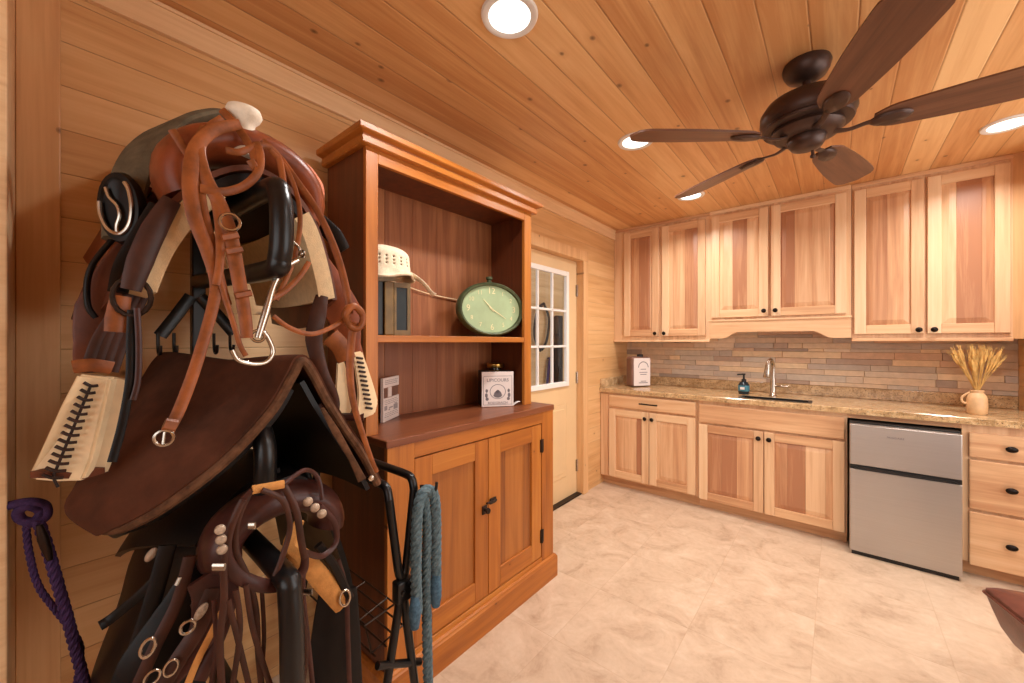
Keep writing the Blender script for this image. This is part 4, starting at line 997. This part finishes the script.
m = MB(); t = bmesh.new(); vs = [t.verts.new(p) for p in (a0, a1, a1 + bk, a0 + bk)]; v2 = [t.verts.new(p + Vector((0, 0, .012))) for p in (a0, a1, a1 + bk, a0 + bk)]
t.faces.new(vs); t.faces.new(v2[::-1])
for i in range(4): t.faces.new((vs[i], v2[i], v2[(i + 1) % 4], vs[(i + 1) % 4]))
m.merge(t); m.build('tread', 'brown_leather', st)
# right stirrup
XR = -1.10
sp = [(352, 353, XR), (362, 351, XR), (368, 368, XR), (375, 390, XR), (378, 402, XR), (375, 414, XR), (360, 420, XR), (357, 410, XR), (358, 392, XR), (355, 370, XR)]
m = MB(); m.merge(plate(sp, XR, .02, (-.9, .4, 0))); st2 = m.build('stirrup', 'rawhide', ws)
m = MB()
for k in range(12):
    f = k / 11; x = 359.5 + 9.5 * f; y = 358 + 50 * f
    m.tube([oX(x - 3.0, y - .4, XR + .004), oX(x + 3.2, y + .6, XR + .004)], .0035, 6)
m.build('lacing', 'lace', st2)
sp = [(337, 362, XR - .05), (344, 360, XR - .05), (350, 385, XR - .05), (352, 410, XR - .05), (346, 420, XR - .05), (334, 416, XR - .05)]
m = MB(); m.merge(plate(sp, XR, .014, (-.9, .4, 0))); m.build('inner_side', 'rawhide', st2)
m = MB(); m.tube([oX(342, 417, XR - .04), oX(364, 417, XR)], .012, 8); m.build('tread', 'maroon_leather', st2)

# --- neoprene girth laid over the saddle seat
gp = [(232, 124, -1.30), (205, 121, -1.30), (172, 127, -1.28), (147, 148, -1.25), (131, 178, -1.22), (124, 205, -1.2), (121, 238, -1.18)]
m = MB(); P = smooth_pts([oX(*p) for p in gp], 6); WD = []
for i, p in enumerate(P):
    f = i / (len(P) - 1); WD.append(Vector((.95 - .25 * f, .15 + .55 * f, .15 * (1 - f))))
m.strap(P, [.10, .13, .13, .12, .10, .085, .07], .026, WD, sm=0)
gi = m.build('girth', 'felt_grey', loc=tuple(P[-1])); tag(gi, 'charcoal felt girth draped over the top saddle, silver buckle loops at its end', 'girth')
gc = oX(121, 208, -1.165)
gu = Vector((-.1, -.1, 1)).normalized(); gs = (RT + Vector((0, 0, .1))).normalized(); gn = gs.cross(gu).normalized()
if gn.dot(CAMP - gc) < 0: gn = -gn
m = MB(); m.lathe([(0, -.014), (.054, -.014), (.058, -.004), (.054, .007), (.046, .008), (.042, .004), (0, .004)], gc, gn, 28, sx=.80, ref=gs, sy=1.34); m.build('end_pad', 'black_leather', gi)
m = MB()
def G(x, y): return gc + gn * .010 + gs * x * 1.12 + gu * y * 1.15
m.tube([G(-.030, .012), G(-.031, -.012), G(-.022, -.038), G(-.002, -.050), G(.018, -.036), G(.028, -.006), G(.028, .026), G(.022, .042)], .004, 8, sm=5)
m.tube([G(-.014, .036), G(-.010, .018), G(.002, .002), G(.004, -.016), G(-.004, -.034), G(-.006, -.046)], .0035, 8, sm=5)
m.build('buckle_loop', 'bright_metal', gi)

# --- breast collar: the dark straps and ring hanging down the left side
bcT = thing('breast_collar', 'dark brown leather breast collar with ring, hanging left of the top saddle', 'breast collar', tuple(oX(130, 295, -1.08)))
m = MB(); pstrap(m, [(172, 200, -1.04), (154, 230, -1.045), (140, 262, -1.05), (131, 290, -1.055)], [.03, .04, .04, .03], th=.014); m.build('shoulder_strap', 'dark_leather', bcT)
m = MB(); pstrap(m, [(158, 206, -1.1), (140, 236, -1.1), (124, 265, -1.1), (118, 292, -1.08)], .03, th=.01); m.build('padded_strap', 'black_leather', bcT)
m = MB(); buckle(m, oX(132, 297, -1.06), .028, (0, 0, 1), VIEW, .0045, 1.3); m.build('ring', 'dark_iron', bcT)
m = MB(); pstrap(m, [(121, 296, -1.075), (117, 318, -1.075), (115, 332, -1.075)], [.03, .034, .03], th=.012); m.build('keeper', 'tan_leather', bcT)
m = MB(); pstrap(m, [(132, 310, -1.06), (131, 340, -1.06), (130, 380, -1.06), (122, 425, -1.06), (112, 462, -1.06)], .014, th=.005); m.build('tie_strap', 'black_leather', bcT)
m = MB(); pstrap(m, [(137, 308, -1.05), (139, 345, -1.05), (138, 380, -1.05), (133, 400, -1.05)], .010, th=.004); m.build('edge_strap', 'maroon_leather', bcT)
m = MB(); ptube(m, [(112, 240, -1.2), (100, 254, -1.2), (91, 268, -1.2), (87, 285, -1.2), (88, 306, -1.2), (96, 318, -1.2)], .0055, sm=5); m.build('loop_cord', 'black_leather', bcT)
m = MB(); pstrap(m, [(322, 296, -1.06), (318, 315, -1.05), (314, 340, -1.03), (322, 372, -1.0), (334, 395, -1.0), (335, 410, -1.0), (326, 416, -1.0), (318, 405, -1.0)], [.03, .04, .04, .03, .02, .02, .02, .02], th=.008); m.build('off_side_strap', 'dark_leather', bcT)
m = MB(); pstrap(m, [(300, 205, -1.16), (320, 222, -1.13), (334, 236, -1.11), (345, 250, -1.1)], [.03, .045, .05, .03], th=.014); m.build('billet', 'black_leather', bcT)
m = MB(); pstrap(m, [(330, 336, -1.07), (340, 346, -1.07), (347, 360, -1.07)], .05, th=.008, sm=3); m.build('tug_patch', 'tan_leather', bcT)

# --- tan bridle hung from the saddle horn
XB = -1.005
br = thing('bridle', 'tan leather bridle with steel bit and long reins hung on the saddle horn', 'bridle', tuple(oX(240, 170, XB)))
m = MB(); pstrap(m, [(252, 196, -.95), (238, 170, -.97), (222, 138, -1.0), (238, 124, -1.05), (262, 160, -1.02)][0:0] + [(222, 110, -1.06), (238, 128, -1.03), (252, 150, -1.0), (256, 168, -.99), (250, 160, -.99)], .017, th=.005); m.build('crown_strap', 'tan_leather', br)
m = MB(); pstrap(m, [(240, 124, -1.02), (214, 130, -1.01), (196, 148, -1.0), (190, 180, -.99), (194, 215, -.985), (207, 250, -.98), (216, 282, -.975), (212, 310, -.97), (196, 365, -.965), (180, 408, -.96), (168, 432, -.955)], [.02, .024, .026, .026, .026, .024, .022, .02, .02, .02, .018], th=.006); m.build('rein', 'tan_leather', br)
m = MB(); pstrap(m, [(222, 118, -1.03), (204, 134, -1.02), (200, 170, -1.0), (202, 205, -.99), (212, 245, -.985), (222, 285, -.98), (228, 305, -.985)], [.014, .016, .018, .018, .016, .014], th=.005); m.build('second_rein', 'tan_leather', br)
m = MB(); c = oX(168, 430, -.945); pstrap(m, [(164, 424, -.945), (176, 426, -.945)], .022, th=.012, sm=0); m.build('rein_keeper', 'tan_leather', br)
m = MB(); buckle(m, oX(164, 438, -.945), .014, (.2, .3, 1), VIEW, .0028); m.tube([oX(165, 430, -.945), oX(163, 444, -.945)], .0025, 6); m.build('rein_buckle', 'bright_metal', br)
m = MB(); pstrap(m, [(206, 128, -1.02), (199, 150, -1.0), (206, 178, -.99), (220, 205, -.98), (230, 235, -.97), (238, 275, -.96), (245, 316, -.955), (247, 338, -.955)], [.022, .022, .024, .026, .028, .026, .024, .022], th=.007); m.build('cheekpiece', 'tan_leather', br)
for a in ([(222, 238), (238, 235)], [(226, 252), (242, 249)], [(235, 296), (251, 293)]):
    m = MB(); pstrap(m, a, .014, X=-.952, th=.010, sm=0); m.build('keeper_loop', 'tan_leather', br)
m = MB(); buckle(m, oX(230, 222, -.955), .017, (0, .1, 1), VIEW, .0032); m.build('cheek_buckle', 'bright_metal', br)
m = MB(); pstrap(m, [(172, 130, -1.03), (185, 150, -1.02), (200, 172, -1.0), (213, 196, -.985), (219, 225, -.975), (220, 262, -.965), (216, 285, -.965)], .015, th=.005); m.build('side_strap', 'tan_leather', br)
m = MB(); pstrap(m, [(200, 188, -.985), (222, 192, -.98), (244, 186, -.98), (258, 172, -.985), (260, 155, -.99), (256, 142, -1.0)], .017, th=.005); m.build('browband', 'tan_leather', br)
m = MB(); pstrap(m, [(226, 150, -1.01), (240, 152, -1.0), (258, 146, -1.0), (270, 148, -1.0), (280, 162, -1.0), (284, 200, -.99), (278, 235, -.98)], .014, th=.005); m.build('throat_strap', 'tan_leather', br)
m = MB(); pstrap(m, [(220, 280, -.965), (226, 300, -.965), (234, 325, -.96), (240, 345, -.96), (246, 356, -.955)], .010, th=.004); m.build('lower_cheek', 'tan_leather', br)
m = MB(); ptube(m, [(232, 350, -.95), (238, 360, -.95), (252, 364, -.95), (266, 362, -.95), (273, 352, -.95), (268, 338, -.95), (262, 330, -.95)], .005, sm=5); ptube(m, [(258, 338, -.95), (266, 312, -.95), (274, 285, -.95), (284, 268, -.95), (298, 260, -.95)], [.0065, .008, .006, .008, .006], sm=5)
buckle(m, oX(302, 254, -.95), .012, (1, 0, .3), VIEW, .003); buckle(m, oX(258, 336, -.95), .012, (0, 0, 1), VIEW, .003); m.build('bit', 'bright_metal', br)
m = MB(); ptube(m, [(286, 236, -.97), (298, 246, -.97), (304, 258, -.965)], .003, sm=3); m.build('curb_ring', 'bright_metal', br)
m = MB(); pstrap(m, [(262, 140, -1.02), (278, 156, -1.01), (296, 180, -1.0), (318, 212, -.99), (336, 252, -.98), (346, 288, -.97), (350, 314, -.965)], [.014, .016, .016, .016, .018, .018, .016], th=.006); m.build('off_rein', 'tan_leather', br)
m = MB(); pstrap(m, [(270, 150, -1.0), (286, 168, -1.0), (297, 195, -.99), (300, 225, -.98), (293, 262, -.97), (276, 300, -.96)], .011, th=.004); m.build('thin_strap', 'tan_leather', br)
m = MB(); pstrap(m, [(273, 316, -.96), (290, 328, -.96), (312, 334, -.96), (334, 326, -.96), (350, 314, -.96)], .011, th=.005); pstrap(m, [(268, 300, -.955), (284, 292, -.955), (300, 276, -.955), (309, 262, -.96)], .012, th=.005); m.build('rein_loop', 'tan_leather', br)
m = MB(); ptube(m, [(344, 318, -.955), (348, 308, -.95), (358, 308, -.945), (363, 318, -.945), (359, 328, -.945), (350, 326, -.95), (346, 314, -.94), (354, 306, -.935), (362, 314, -.94)], .0085, sm=5); m.build('rein_knot', 'tan_leather', br)
m = MB(); pstrap(m, [(354, 322, -.955), (351, 345, -.96), (350, 375, -.96), (354, 405, -.955), (362, 432, -.95), (371, 458, -.945), (377, 472, -.945)], [.02, .02, .018, .016, .014, .012, .01], th=.005); m.build('rein_end', 'tan_leather', br)

# --- suede pad on the middle arm
NE = [(90, 518, -1.22), (98, 525, -1.17), (114, 529, -1.10), (150, 515, -1.04), (196, 484, -1.0), (234, 452, -.99), (272, 410, -.985), (292, 376, -.985), (301, 361, -.985), (311, 372, -.985), (326, 400, -.985), (345, 430, -.98), (362, 455, -.98), (377, 484, -.975)]
FE = [(85, 512, -1.25), (83, 501, -1.28), (87, 488, -1.34), (96, 462, -1.39), (113, 434, -1.44), (130, 408, -1.49), (147, 382, -1.53), (158, 364, -1.56), (168, 357, -1.575), None]
NEv = smooth_pts([oX(*p) for p in NE], 5)
far3 = [oX(*p) for p in FE[:-1]]
rid = far3[-1]
far3 += [Vector((-1.575, rid.y + d, rid.z - e)) for d, e in ((.045, .03), (.10, .11), (.17, .21), (.24, .31), (.29, .40))]
FEv = smooth_pts(far3, 5)
def samp(L, v):
    f = v * (len(L) - 1); i = min(int(f), len(L) - 2); return L[i].lerp(L[i + 1], f - i)
def padf(u, v):
    a, b = samp(NEv, v), samp(FEv, v); p = a.lerp(b, u)
    cy = AY; s = p.y - cy
    bulge = math.sin(PI * u) * .03
    return p + Vector((0, (1 if s > 0 else -1) * bulge * min(1, abs(s) / .1) * min(1, v * 7), .012 * math.sin(PI * u) - .03 * math.sin(PI * u) * (1 - min(1, abs(s) / .12))))
pd_ = thing('saddle_pad', 'large dark brown suede saddle pad folded over the middle rack arm', 'saddle pad', (-1.3, AY, .95))
MB().grid(padf, 20, 90, .016).build('pad', 'suede', pd_)
m = MB(); m.tube([p + Vector((.003, 0, 0)) for p in NEv[2:]], .0105, 8); m.build('binding', 'suede_edge', pd_)
def pad2(u, v):
    p = padf(.03 + u * .9, .70 + .29 * v); return p + Vector((.012, -.026, -.02)) * (1 - .3 * u)
MB().grid(pad2, 8, 24, .012).build('under_layer', 'black_leather', pd_)
m = MB(); pstrap(m, [(322, 408, -.965), (336, 432, -.965), (350, 456, -.965), (362, 480, -.965)], [.008, .018, .014, .022], th=.006); m.build('fringe', 'suede_edge', pd_)
def pad3(u, v):
    p = padf(.04 + u * .9, .06 + .46 * v); return p + Vector((.0, .026, -.022))
MB().grid(pad3, 12, 30, .012).build('lining', 'black_leather', pd_)
m = MB(); p = oX(371, 478, -.965); disc(m, p, .009, (1, -.3, 0)); m.build('rivet', 'bright_metal', pd_)

# --- black saddle on the lowest arm
bs = thing('saddle', 'black leather saddle with maroon pommel and silver conchos on the lowest rack arm', 'saddle', (-1.25, AY, .4))
BN = [(150, 760, -1.02), (172, 705, -1.02), (198, 650, -1.02), (222, 590, -1.02), (240, 540, -1.02), (262, 500, -1.02), (284, 484, -1.02), (300, 482, -1.02), (318, 500, -1.02), (334, 540, -1.02), (346, 580, -1.02), (352, 620, -1.02)]
BF = [(88, 725, -1.34), (93, 695, -1.37), (107, 650, -1.41), (126, 600, -1.45), (140, 552, -1.49), (172, 500, -1.53), (210, 462, -1.56), (232, 450, -1.575)]
bn = smooth_pts([oX(*p) for p in BN], 5); bf3 = [oX(*p) for p in BF]; r_ = bf3[-1]
bf3 += [Vector((-1.575, r_.y + d, r_.z - e)) for d, e in ((.06, .04), (.11, .14), (.13, .26), (.15, .38))]
bfv = smooth_pts(bf3, 5)
def bskirt(u, v):
    p = samp(bn, v).lerp(samp(bfv, v), u); s = p.y - AY
    return p + Vector((0, math.copysign(.035 * math.sin(PI * u) * min(1, abs(s) / .1), s), 0))
MB().grid(bskirt, 16, 50, .014).build('skirt', 'black_leather', bs)
def bflap(u, v):
    """upper leather flap, shining, under the suede pad"""
    p = bskirt(.12 + .8 * u, .36 + .22 * v); return p + Vector((.02, -.03 * (1 - v) - .012, .018 + .02 * math.sin(PI * u)))
MB().grid(bflap, 12, 16, .012).build('flap', 'black_leather', bs)
m = MB(); rg = []
for k in range(23):
    a = math.radians(-12 + 204 * k / 22); cy, cz = AY + .035 + .115 * math.cos(a), .89 + .085 * math.sin(a)
    rad = .046; ur = Vector((0, math.cos(a), math.sin(a)))
    rg.append([Vector((-1.03, cy, cz)) + Vector((1, 0, 0)) * math.cos(2 * PI * j / 14) * rad * 1.35 + ur * math.sin(2 * PI * j / 14) * rad * .85 for j in range(14)])
m.rings(rg).build('pommel', 'maroon_leather', bs)
m = MB(); pstrap(m, [(300, 520, -.95), (290, 545, -.95), (305, 560, -.95), (322, 580, -.95), (343, 604, -.95)], [.02, .03, .04, .045, .045], th=.02, sm=5); m.build('fleece_edge', 'fleece_tan', bs)
m = MB(); pstrap(m, [(318, 545, -.94), (334, 566, -.94), (350, 598, -.94)], .02, th=.012); m.build('edge_roll', 'black_leather', bs)
m = MB(); buckle(m, oX(345, 598, -.93), .012, (0, 0, 1), VIEW, .003, 1.6); m.build('dee_ring', 'bright_metal', bs)
m = MB(); pstrap(m, [(338, 590, -1.0), (336, 640, -1.0), (338, 700, -1.0), (340, 760, -1.0)], [.09, .12, .12, .12], th=.012); m.build('off_fender', 'black_leather', bs)
m = MB(); pstrap(m, [(196, 560, -1.06), (182, 610, -1.06), (160, 660, -1.06), (140, 720, -1.06), (130, 760, -1.06)], [.02, .09, .13, .13, .10], th=.012); m.build('fender', 'black_leather', bs)
m = MB(); pstrap(m, [(205, 575, -.99), (215, 600, -.99), (195, 650, -.99), (160, 690, -.99)], [.06, .08, .04, .03], th=.01); m.build('rigging_strap', 'maroon_leather', bs)
for a_, w_, n_, t_ in (([(212, 588, -.985), (200, 625, -.985), (178, 660, -.985), (150, 705, -.985)], .03, 'latigo_strap', 'dark_leather'), ([(190, 556, -1.03), (178, 600, -1.03), (156, 645, -1.03), (132, 700, -1.03)], .022, 'saddle_string', 'dark_leather'),
                       ([(168, 545, -1.08), (156, 590, -1.08), (140, 640, -1.08), (116, 700, -1.08)], .03, 'flank_strap', 'black_leather'), ([(228, 560, -.985), (232, 590, -.985), (222, 630, -.985), (200, 680, -.985)], .024, 'latigo_strap', 'maroon_leather')):
    m = MB(); pstrap(m, a_, w_, th=.007); m.build(n_, t_, bs)
m = MB(); pstrap(m, [(160, 575, -1.12), (140, 595, -1.14), (112, 618, -1.17), (100, 626, -1.17)], .02, th=.006); m.build('tie_string', 'black_leather', bs)
for px, py, X, sx in ((151, 555, -1.10, 1.7), (201, 612, -.975, 2.0)):
    m = MB(); disc(m, oX(px, py, X), .0085, VIEW, .003, sx=sx, ref=(RT * .6 + Vector((0, 0, .8)))); m.build('concho', 'silver_concho', bs)
m = MB(); buckle(m, oX(148, 648, -1.0), .010, (.1, .3, 1), VIEW, .003, 1.7); m.build('buckle', 'bright_metal', bs)
m = MB(); buckle(m, oX(171, 668, -.98), .010, (.1, .3, 1), VIEW, .0022, 1.5); m.build('buckle', 'bright_metal', bs)
m = MB(); buckle(m, oX(152, 678, -.98), .010, (.3, .6, 1), VIEW, .0022, 1.5); m.build('buckle', 'bright_metal', bs)
m = MB(); buckle(m, oX(188, 627, -.98), .011, (.3, .6, 1), VIEW, .003, 1.2); m.build('buckle', 'bright_metal', bs)
m = MB(); m.tube([oX(176, 585, -.99), oX(180, 577, -.99)], .0035, 6); m.build('buckle', 'bright_metal', bs)

# --- dark bridle on the lower saddle
XD = -.90
db_ = thing('bridle', 'dark brown bridle with silver conchos looped over the pommel of the black saddle', 'bridle', tuple(oX(265, 520, XD)))
m = MB(); pstrap(m, [(252, 490, XD), (268, 487, XD), (284, 484, XD)], .017, th=.008, sm=4); m.build('crown_pad', 'fleece_tan', db_)
m = MB(); pstrap(m, [(252, 490, XD), (240, 505, XD), (230, 530, XD), (226, 552, XD), (231, 568, XD), (246, 580, XD), (268, 586, XD), (290, 582, XD), (303, 570, XD), (305, 555, XD)], [.012, .014, .014, .018, .024, .026, .026, .024, .02, .014], th=.008); m.build('noseband', 'maroon_leather', db_)
m = MB()
pstrap(m, [(284, 486, XD), (296, 510, XD + .01), (301, 540, XD + .01), (305, 560, XD)], .014, th=.006); m.build('cheek_strap', 'dark_leather', db_)
m = MB(); pstrap(m, [(262, 490, XD + .01), (282, 500, XD + .01), (290, 525, XD + .01), (284, 552, XD + .01), (275, 576, XD + .01)], .011, th=.005); m.build('throat_latch', 'dark_leather', db_)
m = MB(); pstrap(m, [(250, 492, XD), (238, 520, XD), (236, 550, XD), (248, 578, XD), (256, 610, XD), (258, 650, XD), (262, 690, XD)], .011, th=.005); m.build('side_strap', 'dark_leather', db_)
m = MB(); pstrap(m, [(243, 500, XD + .01), (232, 525, XD + .01), (224, 560, XD + .01), (224, 600, XD + .01), (220, 640, XD + .01), (222, 690, XD + .01)], .012, th=.005); m.build('near_rein', 'dark_leather', db_)
m = MB(); pstrap(m, [(284, 484, XD), (305, 470, XD - .05), (318, 478, XD - .06), (322, 500, XD - .05)], .010, th=.004); pstrap(m, [(320, 506, XD - .03), (334, 522, XD - .03), (336, 542, XD - .03), (322, 556, XD - .02), (304, 552, XD)], .013, th=.006); m.build('loop_strap', 'maroon_leather', db_)
m = MB(); pstrap(m, [(305, 555, XD), (303, 590, XD), (308, 640, XD), (314, 700, XD)], .010, th=.005); m.build('off_rein', 'maroon_leather', db_)
m = MB(); pstrap(m, [(338, 560, XD - .04), (346, 590, XD - .04), (348, 640, XD - .04), (350, 700, XD - .04)], .011, th=.005); m.build('long_rein', 'maroon_leather', db_)
for a in ([(236, 590), (240, 630), (232, 690)], [(246, 585), (252, 625), (262, 660), (272, 690)], [(228, 600), (238, 640), (250, 690)], [(300, 600), (306, 650), (302, 690)]):
    m = MB(); pstrap(m, a, .010, X=XD + .012, th=.004); m.build('hanging_strap', 'dark_leather', db_)
for a in ([(262, 592), (264, 640), (260, 690)], [(214, 600), (216, 650), (210, 690)]):
    m = MB(); pstrap(m, a, .008, X=XD - .01, th=.004); m.build('hanging_strap', 'maroon_leather', db_)
m = MB(); pstrap(m, [(228, 600, XD - .03), (212, 632, XD - .03), (196, 664, XD - .03), (182, 700, XD - .03)], .012, th=.004); m.build('light_strap', 'fleece_tan', db_)
for px, py in ((220, 530), (221, 540), (222, 550)): m = MB(); disc(m, oX(px, py, XD + .02), .009, VIEW, .003, sx=1.0); m.build('concho', 'silver_concho', db_)
for px, py in ((308, 502), (315, 508), (322, 514)): m = MB(); disc(m, oX(px, py, XD + .0), .010, VIEW, .003); m.build('concho', 'silver_concho', db_)
for px, py, w in ((219, 567, .022), (308, 592, .018), (252, 526, .012)):
    m = MB(); p = oX(px, py, XD + .022); m.strap([p - RT * w / 2, p + RT * w / 2], .014, .006, (0, 0, 1), sm=0); m.build('buckle', 'bright_metal', db_)

# --- folding saddle stand beside the hutch
fs = thing('folding_stand', 'black tubular folding saddle stand with wire basket, in front of hutch end', 'stand', (-1.15, .68, 0))
r1 = oX(414, 477, -.99); r2 = oX(389, 487, -1.0); hg = oX(402, 588, -.99)
def rail(a, back, leg, nm, rr=.0125):
    ft = Vector((leg[0], leg[1], 0.0))
    m = MB(); kn = hg + Vector((0, .0, 0))
    pts = [Vector((back, a.y, a.z)), Vector((-1.2, a.y, a.z)), a + Vector((-.05, 0, 0)), a + Vector((-.012, 0, -.008)), a + Vector((0, 0, -.04))]
    m.tube(pts, rr, 12, sm=5); m.tube([a + Vector((0, 0, -.035)), kn + Vector((0, (a.y - kn.y) * .35, 0.06)), kn + Vector((0, (a.y - kn.y) * .1, 0)), kn.lerp(ft, .5), ft + Vector((0, 0, .005))], rr, 12, sm=5)
    m2 = Vector((back + .1, 0, 0))
    return m
m = rail(r1, -1.62, (-.99, .77), 'rail_a'); m.build('tube_frame', 'black_tube', fs)
m = rail(r2, -1.62, (-1.0, .565), 'rail_b'); m.build('tube_frame', 'black_tube', fs)
bk_ = Vector((-.60, 0, 0))
for a, ly in ((r1, .77), (r2, .565)):
    m = MB(); m.tube([a + bk_, (hg + bk_), Vector((hg.x + bk_.x, ly, .005))], .0125, 12, sm=5); m.build('rear_leg', 'black_tube', fs)
m = MB(); m.box(hg.x - .012, hg.x + .022, hg.y - .028, hg.y + .028, hg.z - .032, hg.z + .03, .006); m.lathe([(0, 0), (.008, .0), (.006, .006), (0, .007)], (hg.x + .022, hg.y - .012, hg.z), (1, 0, 0), 10); m.lathe([(0, 0), (.008, .0), (.006, .006), (0, .007)], (hg.x + .022, hg.y + .012, hg.z + .02), (1, 0, 0), 10); m.build('hinge_plate', 'black_tube', fs)
bz = .46
m = MB()
for y in (.60, .635, .67, .705, .74): m.tube([(-1.0, y, bz + (y - .6) * .2), (-1.58, y, bz + (y - .6) * .2)], .0028, 6)
for x in (-1.02, -1.16, -1.30, -1.44, -1.57): m.tube([(x, .60, bz), (x, .74, bz + .028)], .0028, 6)
for x in (-1.02, -1.57):
    m.tube([(x, .60, bz), (x, .58, bz + .09), (x, .76, bz + .11), (x, .74, bz + .028)], .0032, 6)
m.tube([(-1.02, .58, bz + .09), (-1.57, .58, bz + .09)], .0032, 6)
m.build('wire_basket', 'dark_iron', fs)
m = MB(); m.tube([(-.99, .745, .36), (-.99, .60, .44)], .011, 10); m.build('cross_bar', 'black_tube', fs)
hk = r1 + Vector((.012, .015, -.03)); m = MB(); m.tube([hk, hk + Vector((.03, .012, .004)), hk + Vector((.046, .02, -.006)), hk + Vector((.05, .022, .018))], .005, 8, sm=4); m.build('peg', 'black_tube', fs)

def braid(mb, pts, r, pitch=.06, sm=8, ns=3):
    P = smooth_pts(pts, sm); T, U = mb.frames(P); d = [0]
    for i in range(1, len(P)): d.append(d[-1] + (P[i] - P[i - 1]).length)
    n = max(12, int(d[-1] / pitch * 10)); Q = []
    for k in range(n + 1):
        s_ = d[-1] * k / n; i = 0
        while i < len(d) - 2 and d[i + 1] < s_: i += 1
        f = (s_ - d[i]) / max(d[i + 1] - d[i], 1e-9); Q.append((P[i].lerp(P[i + 1], f), T[i], U[i], s_))
    for a in range(ns):
        mb.tube([q[0] + (q[2] * math.cos(2 * PI * (q[3] / pitch + a / ns)) + q[1].cross(q[2]) * math.sin(2 * PI * (q[3] / pitch + a / ns))) * r * .5 for q in Q], r * .62, 7)
XP = -.945
brp = thing('lead_rope', 'faded blue cotton rope hanging in loops from the folding stand', 'rope', tuple(oX(425, 490, XP)))
m = MB(); braid(m, pxs([(417, 612, XP), (416, 570, XP), (417, 520, XP), (421, 496, XP), (428, 490, XP), (434, 496, XP), (436, 520, XP), (436, 560, XP), (436, 600, XP)]), .0155)
lp = m.build('loop', 'blue_rope', brp)
m = MB(); braid(m, pxs([(424, 494, XP - .012), (427, 530, XP - .012), (426, 570, XP - .012), (427, 630, XP - .012), (428, 680, XP - .012), (430, 720, XP - .012)]), .0145); m.build('tail', 'blue_rope', brp)
for px, py in ((415, 612), (436, 590)):
    m = MB(); ptube(m, [(px, py - 16, XP + .004), (px, py, XP + .004), (px, py + 16, XP + .004)], [.012, .018, .012], seg=12, sm=3); m.build('whipping', 'blue_rope_dark', brp)

# --- purple rope knotted on a peg in the jamb
pk = oX(14, 512, -1.42)
XQ = -1.37
pr_ = thing('lead_rope', 'purple rope with steel snap knotted on the jamb at far left', 'rope', tuple(oX(35, 512, XQ)))
m = MB(); kp = [(8, 506), (20, 503), (34, 502), (45, 506), (46, 516), (36, 522), (22, 520), (18, 512), (28, 506), (40, 510), (38, 518), (26, 526)]
ptube(m, [(a, b, XQ + .004 * (i % 3)) for i, (a, b) in enumerate(kp)], .0095, sm=6); m.build('knot', 'purple_rope', pr_)
m = MB(); braid(m, pxs([(26, 524, XQ), (29, 552, XQ), (38, 585, XQ), (54, 608, XQ), (70, 628, XQ), (80, 645, XQ), (80, 662, XQ), (75, 690, XQ), (73, 720, XQ)]), .0060, .04); m.build('strand', 'purple_rope', pr_)
m = MB(); braid(m, pxs([(38, 520, XQ + .01), (48, 550, XQ + .01), (58, 585, XQ + .012), (68, 620, XQ + .014), (77, 655, XQ + .014), (86, 690, XQ + .01), (90, 720, XQ + .01)]), .0098, .05); m.build('thick_strand', 'purple_rope', pr_)
m = MB(); ptube(m, [(39, 525, XQ + .022), (43, 538, XQ + .022), (47, 550, XQ + .022), (50, 560, XQ + .022)], [.005, .009, .008, .005], seg=12, sm=3); m.build('snap', 'dark_iron', pr_)
# ------------------------------------------------------------------ light, camera
def area(name, loc, rot, sx, sy, e, col=(1, 1, 1)):
    L = bpy.data.lights.new(name, 'AREA'); L.shape = 'RECTANGLE'; L.size = sx; L.size_y = sy; L.energy = e; L.color = col
    o = bpy.data.objects.new(name, L); C.objects.link(o); o.location = loc; o.rotation_euler = rot; return o
area('added_daylight', (RX + .22, 1.9, 1.38), (math.radians(90), 0, math.radians(90)), 2.1, 1.6, DAY_W, (1, .97, .93))  # area light outside the added right-hand window
area('added_daylight', (.05, RY - .2, 1.45), (math.radians(90), 0, 0), 2.2, 1.35, DAY_W * .5, (1, .96, .91))  # weaker fill outside the added rear window
wd = bpy.data.worlds.new('world'); bpy.context.scene.world = wd; wd.use_nodes = True
bg = wd.node_tree.nodes['Background']; bg.inputs[0].default_value = (.92, .96, 1, 1); bg.inputs[1].default_value = 1.0
cam = bpy.data.cameras.new('camera'); co = bpy.data.objects.new('camera', cam); C.objects.link(co)
cam.sensor_width = 36; cam.lens = FPX * 36 / 1024; cam.clip_start = .02; cam.shift_y = .5 / 1024
co.location = (0, 0, CAMH); co.rotation_euler = (math.radians(90), 0, YAW)
sc = bpy.context.scene; sc.camera = co
sc.view_settings.view_transform = 'Standard'; sc.view_settings.look = 'None'; sc.view_settings.gamma = 1; sc.view_settings.use_curve_mapping = False
sc.view_settings.exposure = EXPO
sc.cycles.max_bounces = 10; sc.cycles.diffuse_bounces = 6; sc.cycles.use_denoising = True
sc.cycles.sample_clamp_indirect = 6
for o in ALL:
    if '_w' in o: del o['_w']
